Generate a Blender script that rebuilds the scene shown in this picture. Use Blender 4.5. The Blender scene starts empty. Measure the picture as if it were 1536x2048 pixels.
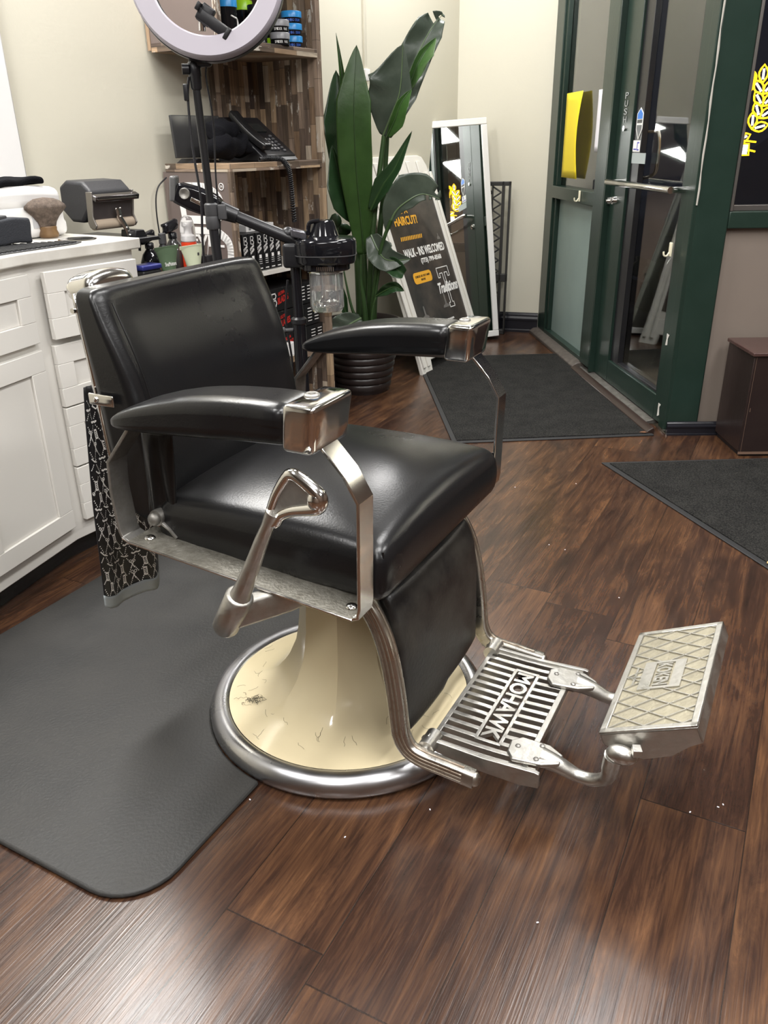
import bpy, bmesh, math, random
from math import sin, cos, pi, radians as R
from mathutils import Vector as V, Matrix
random.seed(5)
scn = bpy.context.scene
col = scn.collection

# ------------------------------------------------------------------ camera
CH = 1.2; FPX = 1615.0; PITCH = R(24.7); ROLL = R(0.96)
_f = V((0, cos(PITCH), -sin(PITCH))); _r = V((1, 0, 0)); _d = V((0, -sin(PITCH), -cos(PITCH)))
CR = _r * cos(ROLL) + _d * sin(ROLL); CD = -_r * sin(ROLL) + _d * cos(ROLL)
cd = bpy.data.cameras.new('camera'); cam = bpy.data.objects.new('camera', cd); col.objects.link(cam)
cd.sensor_fit = 'VERTICAL'; cd.sensor_height = 24; cd.sensor_width = 18; cd.lens = 24 * FPX / 2048
cd.clip_start = .02; cd.clip_end = 60
m = Matrix.Identity(4)
for i, a in enumerate((CR, -CD, -_f)):
    for j in range(3): m[j][i] = a[j]
m.translation = (0, 0, CH); cam.matrix_world = m
scn.camera = cam
vs = scn.view_settings
vs.view_transform = 'Standard'; vs.look = 'None'; vs.gamma = 1; vs.use_curve_mapping = False
vs.exposure = 1.1

# ------------------------------------------------------------------ world and lamps
w = bpy.data.worlds.new('night'); scn.world = w; w.use_nodes = True
w.node_tree.nodes['Background'].inputs[0].default_value = (.5, .55, .8, 1)
w.node_tree.nodes['Background'].inputs[1].default_value = .012

def area(name, loc, sx, sy, power, color=(1, .985, .965), rot=(0, 0, 0)):
    l = bpy.data.lights.new(name, 'AREA'); l.shape = 'RECTANGLE'; l.size = sx; l.size_y = sy
    l.energy = power; l.color = color
    o = bpy.data.objects.new(name, l); col.objects.link(o); o.location = loc; o.rotation_euler = rot
    return o
CEIL = 2.8
for i, (x, y, p) in enumerate([(-1.12, 2.7, 34), (.75, 2.1, 19), (-1.3, .5, 25), (.35, .45, 25), (2.0, 1.2, 23), (.45, 4.5, 21), (-.6, -1.4, 23), (1.7, -1.2, 21)]):
    area('ceiling_lamp', (x, y, CEIL - .03), .3, 1.2, p, rot=(0, 0, R(-32.4)))
area('porch_light', (5.6, 4.5, 3.2), 3.0, 1.0, 60, (1, .92, .78))

# ------------------------------------------------------------------ helpers
def U(u, v): return CR * ((u - 768) / FPX) + CD * ((v - 1024) / FPX) + _f
def at(u, v, y): d = U(u, v); return V((0, 0, CH)) + d * (y / d.y)

def nd(nt, t, **k):
    n = nt.nodes.new(t)
    for a, b in k.items():
        if a.startswith('_'): n.inputs[a[1:].replace('_', ' ')].default_value = b
        else: setattr(n, a, b)
    return n
_mats = {}
def mat(name, c, rough=.5, metal=0., spec=.5, noise=None, bump=None, emit=None, trans=0., ior=1.45, alpha=1., coat=0., var=None, roughvar=0, sheen=0):
    """noise=(scale, second colour, amount) ; bump=(scale, strength[, detail])"""
    if name in _mats: return _mats[name]
    mt = bpy.data.materials.new(name); mt.use_nodes = True; nt = mt.node_tree; L = nt.links
    b = nt.nodes['Principled BSDF']; I = b.inputs
    I['Base Color'].default_value = (*c, 1); I['Roughness'].default_value = rough; I['Metallic'].default_value = metal
    I['Specular IOR Level'].default_value = spec; I['IOR'].default_value = ior
    I['Transmission Weight'].default_value = trans; I['Alpha'].default_value = alpha; I['Coat Weight'].default_value = coat
    I['Sheen Weight'].default_value = sheen
    tc = nd(nt, 'ShaderNodeTexCoord')
    if noise:
        sc, c2, amt = noise[:3]
        n = nd(nt, 'ShaderNodeTexNoise', _Scale=sc, _Detail=6.0, _Roughness=.6); L.new(tc.outputs['Object'], n.inputs['Vector'])
        rp = nd(nt, 'ShaderNodeValToRGB'); rp.color_ramp.elements[0].position = .5 - .5 * (1 - amt) - .0; rp.color_ramp.elements[1].position = .5 + .25
        rp.color_ramp.elements[0].position = .35
        rp.color_ramp.elements[0].color = (*c, 1); rp.color_ramp.elements[1].color = (*[a + (b_ - a) * amt for a, b_ in zip(c, c2)], 1)
        L.new(n.outputs['Fac'], rp.inputs['Fac']); L.new(rp.outputs['Color'], I['Base Color'])
        if roughvar:
            mr = nd(nt, 'ShaderNodeMapRange'); mr.inputs['To Min'].default_value = rough; mr.inputs['To Max'].default_value = rough + roughvar
            mr.inputs['From Min'].default_value = .35; mr.inputs['From Max'].default_value = .7
            L.new(n.outputs['Fac'], mr.inputs['Value']); L.new(mr.outputs['Result'], I['Roughness'])
    if bump:
        n = nd(nt, 'ShaderNodeTexNoise', _Scale=bump[0], _Detail=bump[2] if len(bump) > 2 else 3.0); L.new(tc.outputs['Object'], n.inputs['Vector'])
        bp = nd(nt, 'ShaderNodeBump', _Strength=bump[1], _Distance=.01); L.new(n.outputs['Fac'], bp.inputs['Height']); L.new(bp.outputs['Normal'], I['Normal'])
    if emit:
        I['Emission Color'].default_value = (*emit[0], 1); I['Emission Strength'].default_value = emit[1]
    _mats[name] = mt
    return mt

def tag(o, label=None, cat=None, group=None, kind=None):
    if label: o['label'] = label
    if cat: o['category'] = cat
    if group: o['group'] = group
    if kind: o['kind'] = kind
    return o
def empty(name, loc=(0, 0, 0), rz=0, label=None, cat=None, group=None, rot=None):
    o = bpy.data.objects.new(name, None); col.objects.link(o); o.location = loc
    o.rotation_euler = rot if rot else (0, 0, rz); o.empty_display_size = .05
    return tag(o, label, cat, group)
def copy_tree(o, parent=None):
    c = o.copy(); col.objects.link(c); c.parent = parent
    for ch in o.children: copy_tree(ch, c)
    return c

class G:
    """collects geometry in the local frame of one part"""
    def __init__(s): s.v = []; s.f = []
    def add(s, vs_, fs, M=None):
        n = len(s.v)
        s.v += [tuple(M @ V(p)) if M else tuple(p) for p in vs_]; s.f += [tuple(i + n for i in f) for f in fs]; return s
    def box(s, c, d, M=None, rz=0):
        x, y, z = (a / 2 for a in d)
        vs_ = [V((i * x, j * y, k * z)) for i in (-1, 1) for j in (-1, 1) for k in (-1, 1)]
        Rm = Matrix.Translation(V(c)) @ Matrix.Rotation(rz, 4, 'Z')
        if M: Rm = M @ Rm
        return s.add(vs_, [(0, 1, 3, 2), (4, 6, 7, 5), (0, 4, 5, 1), (2, 3, 7, 6), (0, 2, 6, 4), (1, 5, 7, 3)], Rm)
    def b2(s, lo, hi, M=None):
        return s.box([(a + b) / 2 for a, b in zip(lo, hi)], [abs(b - a) for a, b in zip(lo, hi)], M)
    def prism(s, poly, o, ex, ey, ez):
        """polygon in (ex,ey) from origin o, extruded by vector ez"""
        o, ex, ey, ez = V(o), V(ex), V(ey), V(ez); n = len(poly)
        a = [o + ex * p[0] + ey * p[1] for p in poly]; b = [p + ez for p in a]
        return s.add(a + b, [tuple(range(n))[::-1], tuple(range(n, 2 * n))] + [(i, (i + 1) % n, (i + 1) % n + n, i + n) for i in range(n)])
    def lathe(s, prof, n=32, M=None, a0=0, a1=2 * pi, cap=True):
        full = abs(a1 - a0 - 2 * pi) < 1e-6; k = n if full else n + 1; vs_ = []
        for r_, z in prof:
            for i in range(k):
                a = a0 + (a1 - a0) * i / n; vs_.append((r_ * cos(a), r_ * sin(a), z))
        fs = []
        for j in range(len(prof) - 1):
            for i in range(k if full else n):
                i2 = (i + 1) % k; fs.append((j * k + i, j * k + i2, (j + 1) * k + i2, (j + 1) * k + i))
        if full and cap and prof[0] != prof[-1]:
            if prof[0][0] > 1e-5: fs.append(tuple(range(k))[::-1])
            if prof[-1][0] > 1e-5: fs.append(tuple(range((len(prof) - 1) * k, len(prof) * k)))
        return s.add(vs_, fs, M)
    def tube(s, pts, r, n=12, M=None, cap=True, sq=None, up=None):
        """r number or list; sq=(w,h) gives a rounded rectangular section"""
        pts = [V(p) for p in pts]; m_ = len(pts); rs = r if isinstance(r, (list, tuple)) else [r] * m_
        vs_ = []; prev = None
        for i, p in enumerate(pts):
            t = (pts[min(i + 1, m_ - 1)] - pts[max(i - 1, 0)]).normalized()
            if up is not None: a = V(up) - t * V(up).dot(t); a.normalize()
            elif prev is None:
                a = t.orthogonal().normalized()
            else:
                a = (prev - t * prev.dot(t)).normalized()
            prev = a; b = t.cross(a)
            for k in range(n):
                th = 2 * pi * (k + .5) / n; c_, s_ = cos(th), sin(th)
                if sq:
                    e = .35; c_ = math.copysign(abs(c_) ** e, c_) * sq[0] / 2; s_ = math.copysign(abs(s_) ** e, s_) * sq[1] / 2
                vs_.append(p + a * (c_ * rs[i]) + b * (s_ * rs[i]))
        fs = [(j * n + k, j * n + (k + 1) % n, (j + 1) * n + (k + 1) % n, (j + 1) * n + k) for j in range(m_ - 1) for k in range(n)]
        if cap: fs += [tuple(range(n))[::-1], tuple(range((m_ - 1) * n, m_ * n))]
        return s.add(vs_, fs, M)
    def cyl(s, a, b, r, n=24, r2=None):
        return s.tube([a, b], [r, r if r2 is None else r2], n)
    def ball(s, c, r, n=16, M=None, sc=(1, 1, 1)):
        pr = [(max(sin(pi * j / (n // 2)), 1e-6) * r, -cos(pi * j / (n // 2)) * r) for j in range(n // 2 + 1)]
        MM = Matrix.Translation(V(c)) @ Matrix.Diagonal((*sc, 1))
        return s.lathe(pr, n, (M @ MM) if M else MM)
    def rbox(s, h, r, n=8, fn=None, M=None):
        """rounded box of half sizes h, edge radius r; fn deforms each vertex"""
        hx, hy, hz = h; seen = {}; vs_ = []; fs = []
        def lin(H):
            c_ = H - r; L_ = [-H] + [-H + r * (1 - cos(pi / 2 * k / 3)) for k in (1, 2)] 
            L_ += [-c_ + 2 * c_ * k / n for k in range(n + 1)]
            L_ += [-q for q in (-H + r * (1 - cos(pi / 2 * 2 / 3)), -H + r * (1 - cos(pi / 2 / 3)))] + [H]
            return L_
        ax = [lin(hx), lin(hy), lin(hz)]
        def vert(p):
            key = tuple(round(a, 6) for a in p)
            if key not in seen:
                q = V([max(-h[i] + r, min(h[i] - r, p[i])) for i in range(3)]); d = V(p) - q
                if d.length > 1e-9: d = d.normalized() * r
                q = q + d
                seen[key] = len(vs_); vs_.append(V(fn(*q)) if fn else q)
            return seen[key]
        for a in range(3):
            b, c = (a + 1) % 3, (a + 2) % 3
            for sg in (-1, 1):
                for i in range(len(ax[b]) - 1):
                    for j in range(len(ax[c]) - 1):
                        q = []
                        for di, dj in ((0, 0), (1, 0), (1, 1), (0, 1)):
                            p = [0, 0, 0]; p[a] = sg * h[a]; p[b] = ax[b][i + di]; p[c] = ax[c][j + dj]; q.append(vert(p))
                        if sg < 0: q = q[::-1]
                        if len(set(q)) >= 3: fs.append(tuple(dict.fromkeys(q)))
        return s.add(vs_, fs, M)
    def ribbon(s, path, y0, y1, th, axis='y'):
        """flat strip: path in (x,z), width y0..y1, thickness th (mitred)"""
        n = len(path); out = []
        for i in range(n):
            a = V(path[max(i - 1, 0)]); b = V(path[i]); c = V(path[min(i + 1, n - 1)])
            d1 = (b - a).normalized() if i else (c - b).normalized(); d2 = (c - b).normalized() if i < n - 1 else d1
            n1 = V((-d1.y, d1.x)); n2 = V((-d2.y, d2.x)); m_ = (n1 + n2).normalized(); k = 1 / max(.3, m_.dot(n1))
            out.append(m_ * th / 2 * k)
        vs_ = []
        for i in range(n):
            x, z = path[i]; o = out[i]
            for sx, y in ((1, y0), (1, y1), (-1, y1), (-1, y0)): vs_.append((x + sx * o.x, y, z + sx * o.y))
        fs = [(4 * i + k, 4 * i + (k + 1) % 4, 4 * i + 4 + (k + 1) % 4, 4 * i + 4 + k) for i in range(n - 1) for k in range(4)]
        fs += [(0, 3, 2, 1), (4 * n - 4, 4 * n - 3, 4 * n - 2, 4 * n - 1)]
        return s.add(vs_, fs)
    def grid(s, fn, nu, nv):
        vs_ = [fn(i / nu, j / nv) for j in range(nv + 1) for i in range(nu + 1)]
        return s.add(vs_, [(j * (nu + 1) + i, j * (nu + 1) + i + 1, (j + 1) * (nu + 1) + i + 1, (j + 1) * (nu + 1) + i) for j in range(nv) for i in range(nu)])
    def text(s, t, o, ex, ey, w_, h_, depth=.001, bold=False, keep=False):
        """lettering whose box starts at o and spans w_ along ex and h_ along ey"""
        o, ex, ey = V(o), V(ex).normalized(), V(ey).normalized(); ez = ex.cross(ey)
        vs_, fs = glyphs(t, bold)
        x0 = min(p[0] for p in vs_); x1 = max(p[0] for p in vs_); y0 = min(p[1] for p in vs_); y1 = max(p[1] for p in vs_)
        sx = w_ / (x1 - x0); sy = h_ / (y1 - y0)
        if keep: sx = sy = min(sx, sy)
        return s.add([o + ex * ((p[0] - x0) * sx) + ey * ((p[1] - y0) * sy) + ez * (depth if p[2] > 0 else 0) for p in vs_], fs)
    def make(s, name, mt, parent=None, ang=35, bevel=0, seg=2, solid=0, sub=0):
        me = bpy.data.meshes.new(name); me.from_pydata(s.v, [], s.f); me.validate()
        bm = bmesh.new(); bm.from_mesh(me); bmesh.ops.recalc_face_normals(bm, faces=bm.faces); bm.to_mesh(me); bm.free()
        o = bpy.data.objects.new(name, me); col.objects.link(o)
        for x in (mt if isinstance(mt, (list, tuple)) else [mt]): me.materials.append(x)
        me.polygons.foreach_set('use_smooth', [True] * len(me.polygons)); me.set_sharp_from_angle(angle=R(ang))
        if parent: o.parent = parent
        if solid: q = o.modifiers.new('thickness', 'SOLIDIFY'); q.thickness = solid; q.offset = 0
        if bevel:
            q = o.modifiers.new('bevel', 'BEVEL'); q.width = bevel; q.segments = seg; q.limit_method = 'ANGLE'; q.angle_limit = R(40); q.harden_normals = False
        if sub: q = o.modifiers.new('sub', 'SUBSURF'); q.levels = sub; q.render_levels = sub
        return o
_gl = {}
def glyphs(t, bold):
    k = (t, bold)
    if k not in _gl:
        cu = bpy.data.curves.new('t', 'FONT'); cu.body = t; cu.extrude = .5; cu.resolution_u = 3
        if bold: cu.offset = .03
        ob = bpy.data.objects.new('t', cu); me = bpy.data.meshes.new_from_object(ob)
        _gl[k] = ([tuple(v.co) for v in me.vertices], [tuple(p.vertices) for p in me.polygons])
        bpy.data.objects.remove(ob); bpy.data.curves.remove(cu); bpy.data.meshes.remove(me)
    return _gl[k]
def smooth(pts, n=6):
    """Catmull-Rom through points"""
    P = [V(p) for p in pts]; out = []
    for i in range(len(P) - 1):
        a = P[max(i - 1, 0)]; b = P[i]; c = P[i + 1]; d = P[min(i + 2, len(P) - 1)]
        for k in range(n):
            t = k / n
            out.append(.5 * ((2 * b) + (c - a) * t + (2 * a - 5 * b + 4 * c - d) * t * t + (3 * b - a - 3 * c + d) * t ** 3))
    return out + [P[-1]]
def interp(x, tab):
    tab = sorted(tab)
    if x <= tab[0][0]: return tab[0][1]
    for (a, va), (b, vb) in zip(tab, tab[1:]):
        if x <= b: return va + (vb - va) * (x - a) / (b - a)
    return tab[-1][1]

# ------------------------------------------------------------------ materials
M_wall = mat('cream_paint', (.60, .572, .475), .55, bump=(90, .03))
M_ceil = mat('ceiling_white', (.42, .42, .41), .8)
M_green = mat('green_paint', (.013, .027, .020), .28, noise=(7, (.020, .038, .030), .6), bump=(60, .03))
M_black = mat('black_plastic', (.012, .012, .014), .32)
M_gloss = mat('glossy_black_plastic', (.008, .008, .010), .08)
M_rubber = mat('black_rubber', (.02, .02, .021), .6)
M_dark = mat('dark_grey_plastic', (.05, .05, .053), .5)
M_base = mat('dark_baseboard', (.012, .012, .016), .25)
M_chrome = mat('chrome', (.82, .81, .79), .07, 1, noise=(9, (.6, .58, .54), .6), roughvar=.14)
M_alu = mat('cast_aluminium', (.56, .55, .52), .30, 1, noise=(22, (.36, .34, .30), .8), roughvar=.25, bump=(70, .08))
M_alu_dirty = mat('grimy_aluminium', (.22, .21, .18), .5, .6, noise=(60, (.10, .09, .07), .8), bump=(160, .25))
M_ring = mat('polished_ring', (.52, .52, .53), .22, 1, noise=(7, (.36, .36, .38), .8), roughvar=.2)
M_worn = mat('worn_steel', (.38, .37, .35), .34, .85, noise=(16, (.12, .11, .09), .9), roughvar=.3, bump=(50, .06))
M_rust = mat('rusty_steel', (.40, .36, .30), .35, .8, noise=(38, (.14, .07, .03), .9), roughvar=.4, bump=(120, .15))
M_leather = mat('black_leather', (.006, .006, .007), .27, spec=.5, bump=(260, .04, 6.0), noise=(3, (.009, .0088, .0085), .8), roughvar=.03)
M_leather_w = mat('scuffed_leather', (.009, .009, .0095), .34, spec=.5, bump=(120, .08), noise=(9, (.045, .04, .032), .8), roughvar=.2)
M_enamel = mat('cream_enamel', (.74, .64, .42), .16, noise=(5, (.68, .58, .38), .8), coat=.3)
M_white = mat('white_cabinet_paint', (.66, .64, .60), .38)
M_wplastic = mat('white_plastic', (.74, .73, .72), .3)
M_paper = mat('white_paper', (.72, .70, .75), .7)
M_yellow = mat('yellow_paper', (.80, .62, .02), .6)
M_marble = mat('marble_top', (.72, .70, .65), .18, noise=(9, (.50, .47, .42), .7))
M_clear = mat('clear_glass', (.95, .97, .97), .02, trans=1, ior=1.45)
M_water = mat('water', (.97, .98, .98), .0, trans=1, ior=1.15)
M_mirror = mat('mirror_silver', (.86, .89, .87), .015, 1)
M_leaf = mat('leaf_green', (.026, .066, .014), .34, noise=(9, (.045, .105, .024), .8), bump=(30, .1))
M_leafd = mat('leaf_dark', (.014, .040, .013), .30, noise=(10, (.024, .055, .022), .8), bump=(26, .1))
M_leafg = mat('leaf_greygreen', (.040, .055, .040), .32, noise=(12, (.070, .088, .066), .8), bump=(30, .15))
M_stem = mat('stem_green', (.035, .075, .022), .4, noise=(16, (.02, .045, .015), .7))
M_soil = mat('potting_soil', (.015, .011, .009), .95, bump=(60, .8))
M_pot = mat('dark_brown_pot', (.022, .016, .015), .32)
M_mat1 = mat('anti_fatigue_rubber', (.022, .022, .0215), .50, noise=(4.5, (.042, .040, .037), .8), bump=(150, .12), roughvar=.12)
M_neon = mat('yellow_neon', (1, .6, .02), .4, emit=((1, .50, .008), 1.6))
M_neonw = mat('white_neon', (1, 1, 1), .4, emit=((.80, .82, 1), 1.3))
M_wletter = mat('white_print', (.8, .79, .77), .5)
M_olet = mat('orange_print', (.72, .36, .03), .5)
M_rlet = mat('red_print', (.45, .02, .015), .5)
M_blue = mat('blue_lid', (.03, .26, .62), .3)
M_lime = mat('lime_lid', (.33, .62, .02), .3)
M_greylid = mat('grey_lid', (.22, .22, .235), .3)
M_navy = mat('navy_plastic', (.02, .025, .14), .3)
M_beige = mat('beige_roll', (.42, .34, .26), .5)
M_cloth = mat('black_cloth', (.0035, .0035, .005), .95, spec=.15, bump=(350, .4))
M_box = mat('black_carton', (.011, .011, .012), .35)
M_wood_b = mat('brush_wood', (.13, .07, .028), .4, noise=(20, (.24, .15, .07), .8))

def m_floor():
    mt = bpy.data.materials.new('plank_floor'); mt.use_nodes = True; nt = mt.node_tree; L = nt.links; b = nt.nodes['Principled BSDF']
    g = nd(nt, 'ShaderNodeNewGeometry'); mp = nd(nt, 'ShaderNodeMapping'); mp.vector_type = 'POINT'
    a = R(27.6)   # plank direction east of north; after rotation x' = across, y' = along
    mp.inputs['Rotation'].default_value = (0, 0, a); L.new(g.outputs['Position'], mp.inputs['Vector'])
    sp = nd(nt, 'ShaderNodeSeparateXYZ'); L.new(mp.outputs['Vector'], sp.inputs[0])
    def M_(op, x, y=None, z=None):
        n = nd(nt, 'ShaderNodeMath', operation=op)
        for i, q in enumerate((x, y, z)):
            if q is None: continue
            if isinstance(q, (int, float)): n.inputs[i].default_value = q
            else: L.new(q, n.inputs[i])
        return n.outputs[0]
    u = M_('DIVIDE', M_('ADD', sp.outputs[0], .121), .195); row = M_('FLOOR', u); fu = M_('FRACT', u)
    wn = nd(nt, 'ShaderNodeTexWhiteNoise', noise_dimensions='1D'); L.new(row, wn.inputs['W'])
    vv = M_('DIVIDE', M_('ADD', M_('SUBTRACT', sp.outputs[1], .781), M_('MULTIPLY', wn.outputs['Value'], 1.28)), 1.28)
    pl = M_('FLOOR', vv); fv = M_('FRACT', vv)
    w2 = nd(nt, 'ShaderNodeTexWhiteNoise', noise_dimensions='2D'); cb = nd(nt, 'ShaderNodeCombineXYZ'); L.new(row, cb.inputs[0]); L.new(pl, cb.inputs[1]); L.new(cb.outputs[0], w2.inputs['Vector'])
    # grain coordinates, shifted per plank
    sh = nd(nt, 'ShaderNodeVectorMath', operation='SCALE'); L.new(w2.outputs['Color'], sh.inputs[0]); sh.inputs['Scale'].default_value = 20
    ad = nd(nt, 'ShaderNodeVectorMath', operation='ADD'); L.new(mp.outputs['Vector'], ad.inputs[0]); L.new(sh.outputs[0], ad.inputs[1])
    m1 = nd(nt, 'ShaderNodeMapping'); m1.inputs['Scale'].default_value = (30, 3.6, 1); L.new(ad.outputs[0], m1.inputs['Vector'])
    n1 = nd(nt, 'ShaderNodeTexNoise', _Scale=1.0, _Detail=9.0, _Roughness=.72, _Distortion=.9); L.new(m1.outputs[0], n1.inputs['Vector'])
    m2 = nd(nt, 'ShaderNodeMapping'); m2.inputs['Scale'].default_value = (230, 6, 1); L.new(ad.outputs[0], m2.inputs['Vector'])
    n2 = nd(nt, 'ShaderNodeTexNoise', _Scale=1.0, _Detail=3.0, _Distortion=.4); L.new(m2.outputs[0], n2.inputs['Vector'])
    m3 = nd(nt, 'ShaderNodeMapping'); m3.inputs['Scale'].default_value = (7, 2.2, 1); L.new(ad.outputs[0], m3.inputs['Vector'])
    n3 = nd(nt, 'ShaderNodeTexNoise', _Scale=1.0, _Detail=4.0, _Distortion=1.5); L.new(m3.outputs[0], n3.inputs['Vector'])
    mix = M_('ADD', M_('MULTIPLY', n1.outputs['Fac'], .55), M_('ADD', M_('MULTIPLY', n2.outputs['Fac'], .22), M_('MULTIPLY', n3.outputs['Fac'], .30)))
    mix = M_('ADD', mix, M_('MULTIPLY', M_('SUBTRACT', w2.outputs['Value'], .5), .07))
    rp = nd(nt, 'ShaderNodeValToRGB'); cr = rp.color_ramp; cr.elements[0].position = .34; cr.elements[0].color = (.013, .0075, .0058, 1)
    cr.elements[1].position = .76; cr.elements[1].color = (.165, .080, .036, 1)
    e = cr.elements.new(.49); e.color = (.036, .0175, .0115, 1); e = cr.elements.new(.60); e.color = (.078, .037, .019, 1)
    L.new(mix, rp.inputs['Fac'])
    # seams
    su = M_('LESS_THAN', M_('MINIMUM', fu, M_('SUBTRACT', 1.0, fu)), .006); sv = M_('LESS_THAN', M_('MINIMUM', fv, M_('SUBTRACT', 1.0, fv)), .0012)
    seam = M_('MAXIMUM', su, sv)
    mx = nd(nt, 'ShaderNodeMix', data_type='RGBA'); L.new(M_('MULTIPLY', seam, .75), mx.inputs['Factor']); L.new(rp.outputs['Color'], mx.inputs[6]); mx.inputs[7].default_value = (.012, .007, .005, 1)
    L.new(mx.outputs[2], b.inputs['Base Color'])
    mr = nd(nt, 'ShaderNodeMapRange'); L.new(n3.outputs['Fac'], mr.inputs['Value']); mr.inputs['To Min'].default_value = .18; mr.inputs['To Max'].default_value = .30
    L.new(mr.outputs[0], b.inputs['Roughness']); b.inputs['Specular IOR Level'].default_value = .45
    bp = nd(nt, 'ShaderNodeBump', _Strength=.20, _Distance=.0015); L.new(M_('SUBTRACT', n2.outputs['Fac'], M_('MULTIPLY', seam, .6)), bp.inputs['Height']); L.new(bp.outputs['Normal'], b.inputs['Normal'])
    return mt
def m_reclaimed(name='reclaimed_wood', horiz=False):
    """patchwork of narrow weathered strips (for the display shelf); strips run along local z, or along x when horiz"""
    mt = bpy.data.materials.new(name); mt.use_nodes = True; nt = mt.node_tree; L = nt.links; b = nt.nodes['Principled BSDF']
    tc = nd(nt, 'ShaderNodeTexCoord'); sp = nd(nt, 'ShaderNodeSeparateXYZ'); L.new(tc.outputs['Object'], sp.inputs[0])
    def M_(op, x, y=None):
        n = nd(nt, 'ShaderNodeMath', operation=op)
        for i, q in enumerate((x, y)):
            if q is None: continue
            if isinstance(q, (int, float)): n.inputs[i].default_value = q
            else: L.new(q, n.inputs[i])
        return n.outputs[0]
    A, B_ = M_('ADD', sp.outputs[0], sp.outputs[1]), sp.outputs[2]
    if horiz: A, B_ = B_, A
    u = M_('DIVIDE', A, .030); row = M_('FLOOR', u); fu = M_('FRACT', u)
    wn = nd(nt, 'ShaderNodeTexWhiteNoise', noise_dimensions='1D'); L.new(row, wn.inputs['W'])
    v = M_('ADD', M_('DIVIDE', B_, .14), M_('MULTIPLY', wn.outputs['Value'], 3.0)); cl = M_('FLOOR', v); fv = M_('FRACT', v)
    cb = nd(nt, 'ShaderNodeCombineXYZ'); L.new(row, cb.inputs[0]); L.new(cl, cb.inputs[1])
    w2 = nd(nt, 'ShaderNodeTexWhiteNoise', noise_dimensions='2D'); L.new(cb.outputs[0], w2.inputs['Vector'])
    rp = nd(nt, 'ShaderNodeValToRGB'); cr = rp.color_ramp; cr.interpolation = 'CONSTANT'
    cols = [(.085, .06, .048), (.20, .13, .08), (.32, .22, .14), (.14, .10, .075), (.42, .30, .19), (.26, .19, .14), (.11, .078, .055), (.48, .40, .31), (.22, .155, .105)]
    cr.elements[0].color = (*cols[0], 1); cr.elements[1].position = 1 / 9; cr.elements[1].color = (*cols[1], 1)
    for i in range(2, 9): e = cr.elements.new(i / 9); e.color = (*cols[i], 1)
    L.new(w2.outputs['Value'], rp.inputs['Fac'])
    mp = nd(nt, 'ShaderNodeMapping'); mp.inputs['Scale'].default_value = (60, 60, 6) if not horiz else (6, 6, 70); L.new(tc.outputs['Object'], mp.inputs['Vector'])
    n = nd(nt, 'ShaderNodeTexNoise', _Scale=1.0, _Detail=5.0, _Distortion=1.0); L.new(mp.outputs[0], n.inputs['Vector'])
    mx = nd(nt, 'ShaderNodeMix', data_type='RGBA', blend_type='MULTIPLY'); mx.inputs['Factor'].default_value = .7
    mr = nd(nt, 'ShaderNodeMapRange'); L.new(n.outputs['Fac'], mr.inputs['Value']); mr.inputs['From Min'].default_value = .3; mr.inputs['From Max'].default_value = .7; mr.inputs['To Min'].default_value = .35; mr.inputs['To Max'].default_value = 1.3
    L.new(rp.outputs['Color'], mx.inputs[6]); L.new(mr.outputs[0], mx.inputs[7])
    # chipped white paint on some strips
    n2 = nd(nt, 'ShaderNodeTexNoise', _Scale=1.0, _Detail=7.0, _Roughness=.7)
    mp2 = nd(nt, 'ShaderNodeMapping'); mp2.inputs['Scale'].default_value = (24, 24, 7) if not horiz else (7, 7, 24); L.new(tc.outputs['Object'], mp2.inputs['Vector']); L.new(mp2.outputs[0], n2.inputs['Vector'])
    chip = M_('GREATER_THAN', M_('ADD', n2.outputs['Fac'], M_('MULTIPLY', w2.outputs['Value'], .13)), .70)
    mx2 = nd(nt, 'ShaderNodeMix', data_type='RGBA'); L.new(chip, mx2.inputs['Factor']); L.new(mx.outputs[2], mx2.inputs[6]); mx2.inputs[7].default_value = (.50, .46, .40, 1)
    gap = M_('LESS_THAN', M_('MINIMUM', fu, M_('MULTIPLY', fv, 4.0)), .05)
    mx3 = nd(nt, 'ShaderNodeMix', data_type='RGBA'); L.new(M_('MULTIPLY', gap, .7), mx3.inputs['Factor']); L.new(mx2.outputs[2], mx3.inputs[6]); mx3.inputs[7].default_value = (.03, .02, .015, 1)
    L.new(mx3.outputs[2], b.inputs['Base Color']); b.inputs['Roughness'].default_value = .55
    bp = nd(nt, 'ShaderNodeBump', _Strength=.3, _Distance=.003); L.new(n2.outputs['Fac'], bp.inputs['Height']); L.new(bp.outputs['Normal'], b.inputs['Normal'])
    return mt
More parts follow.
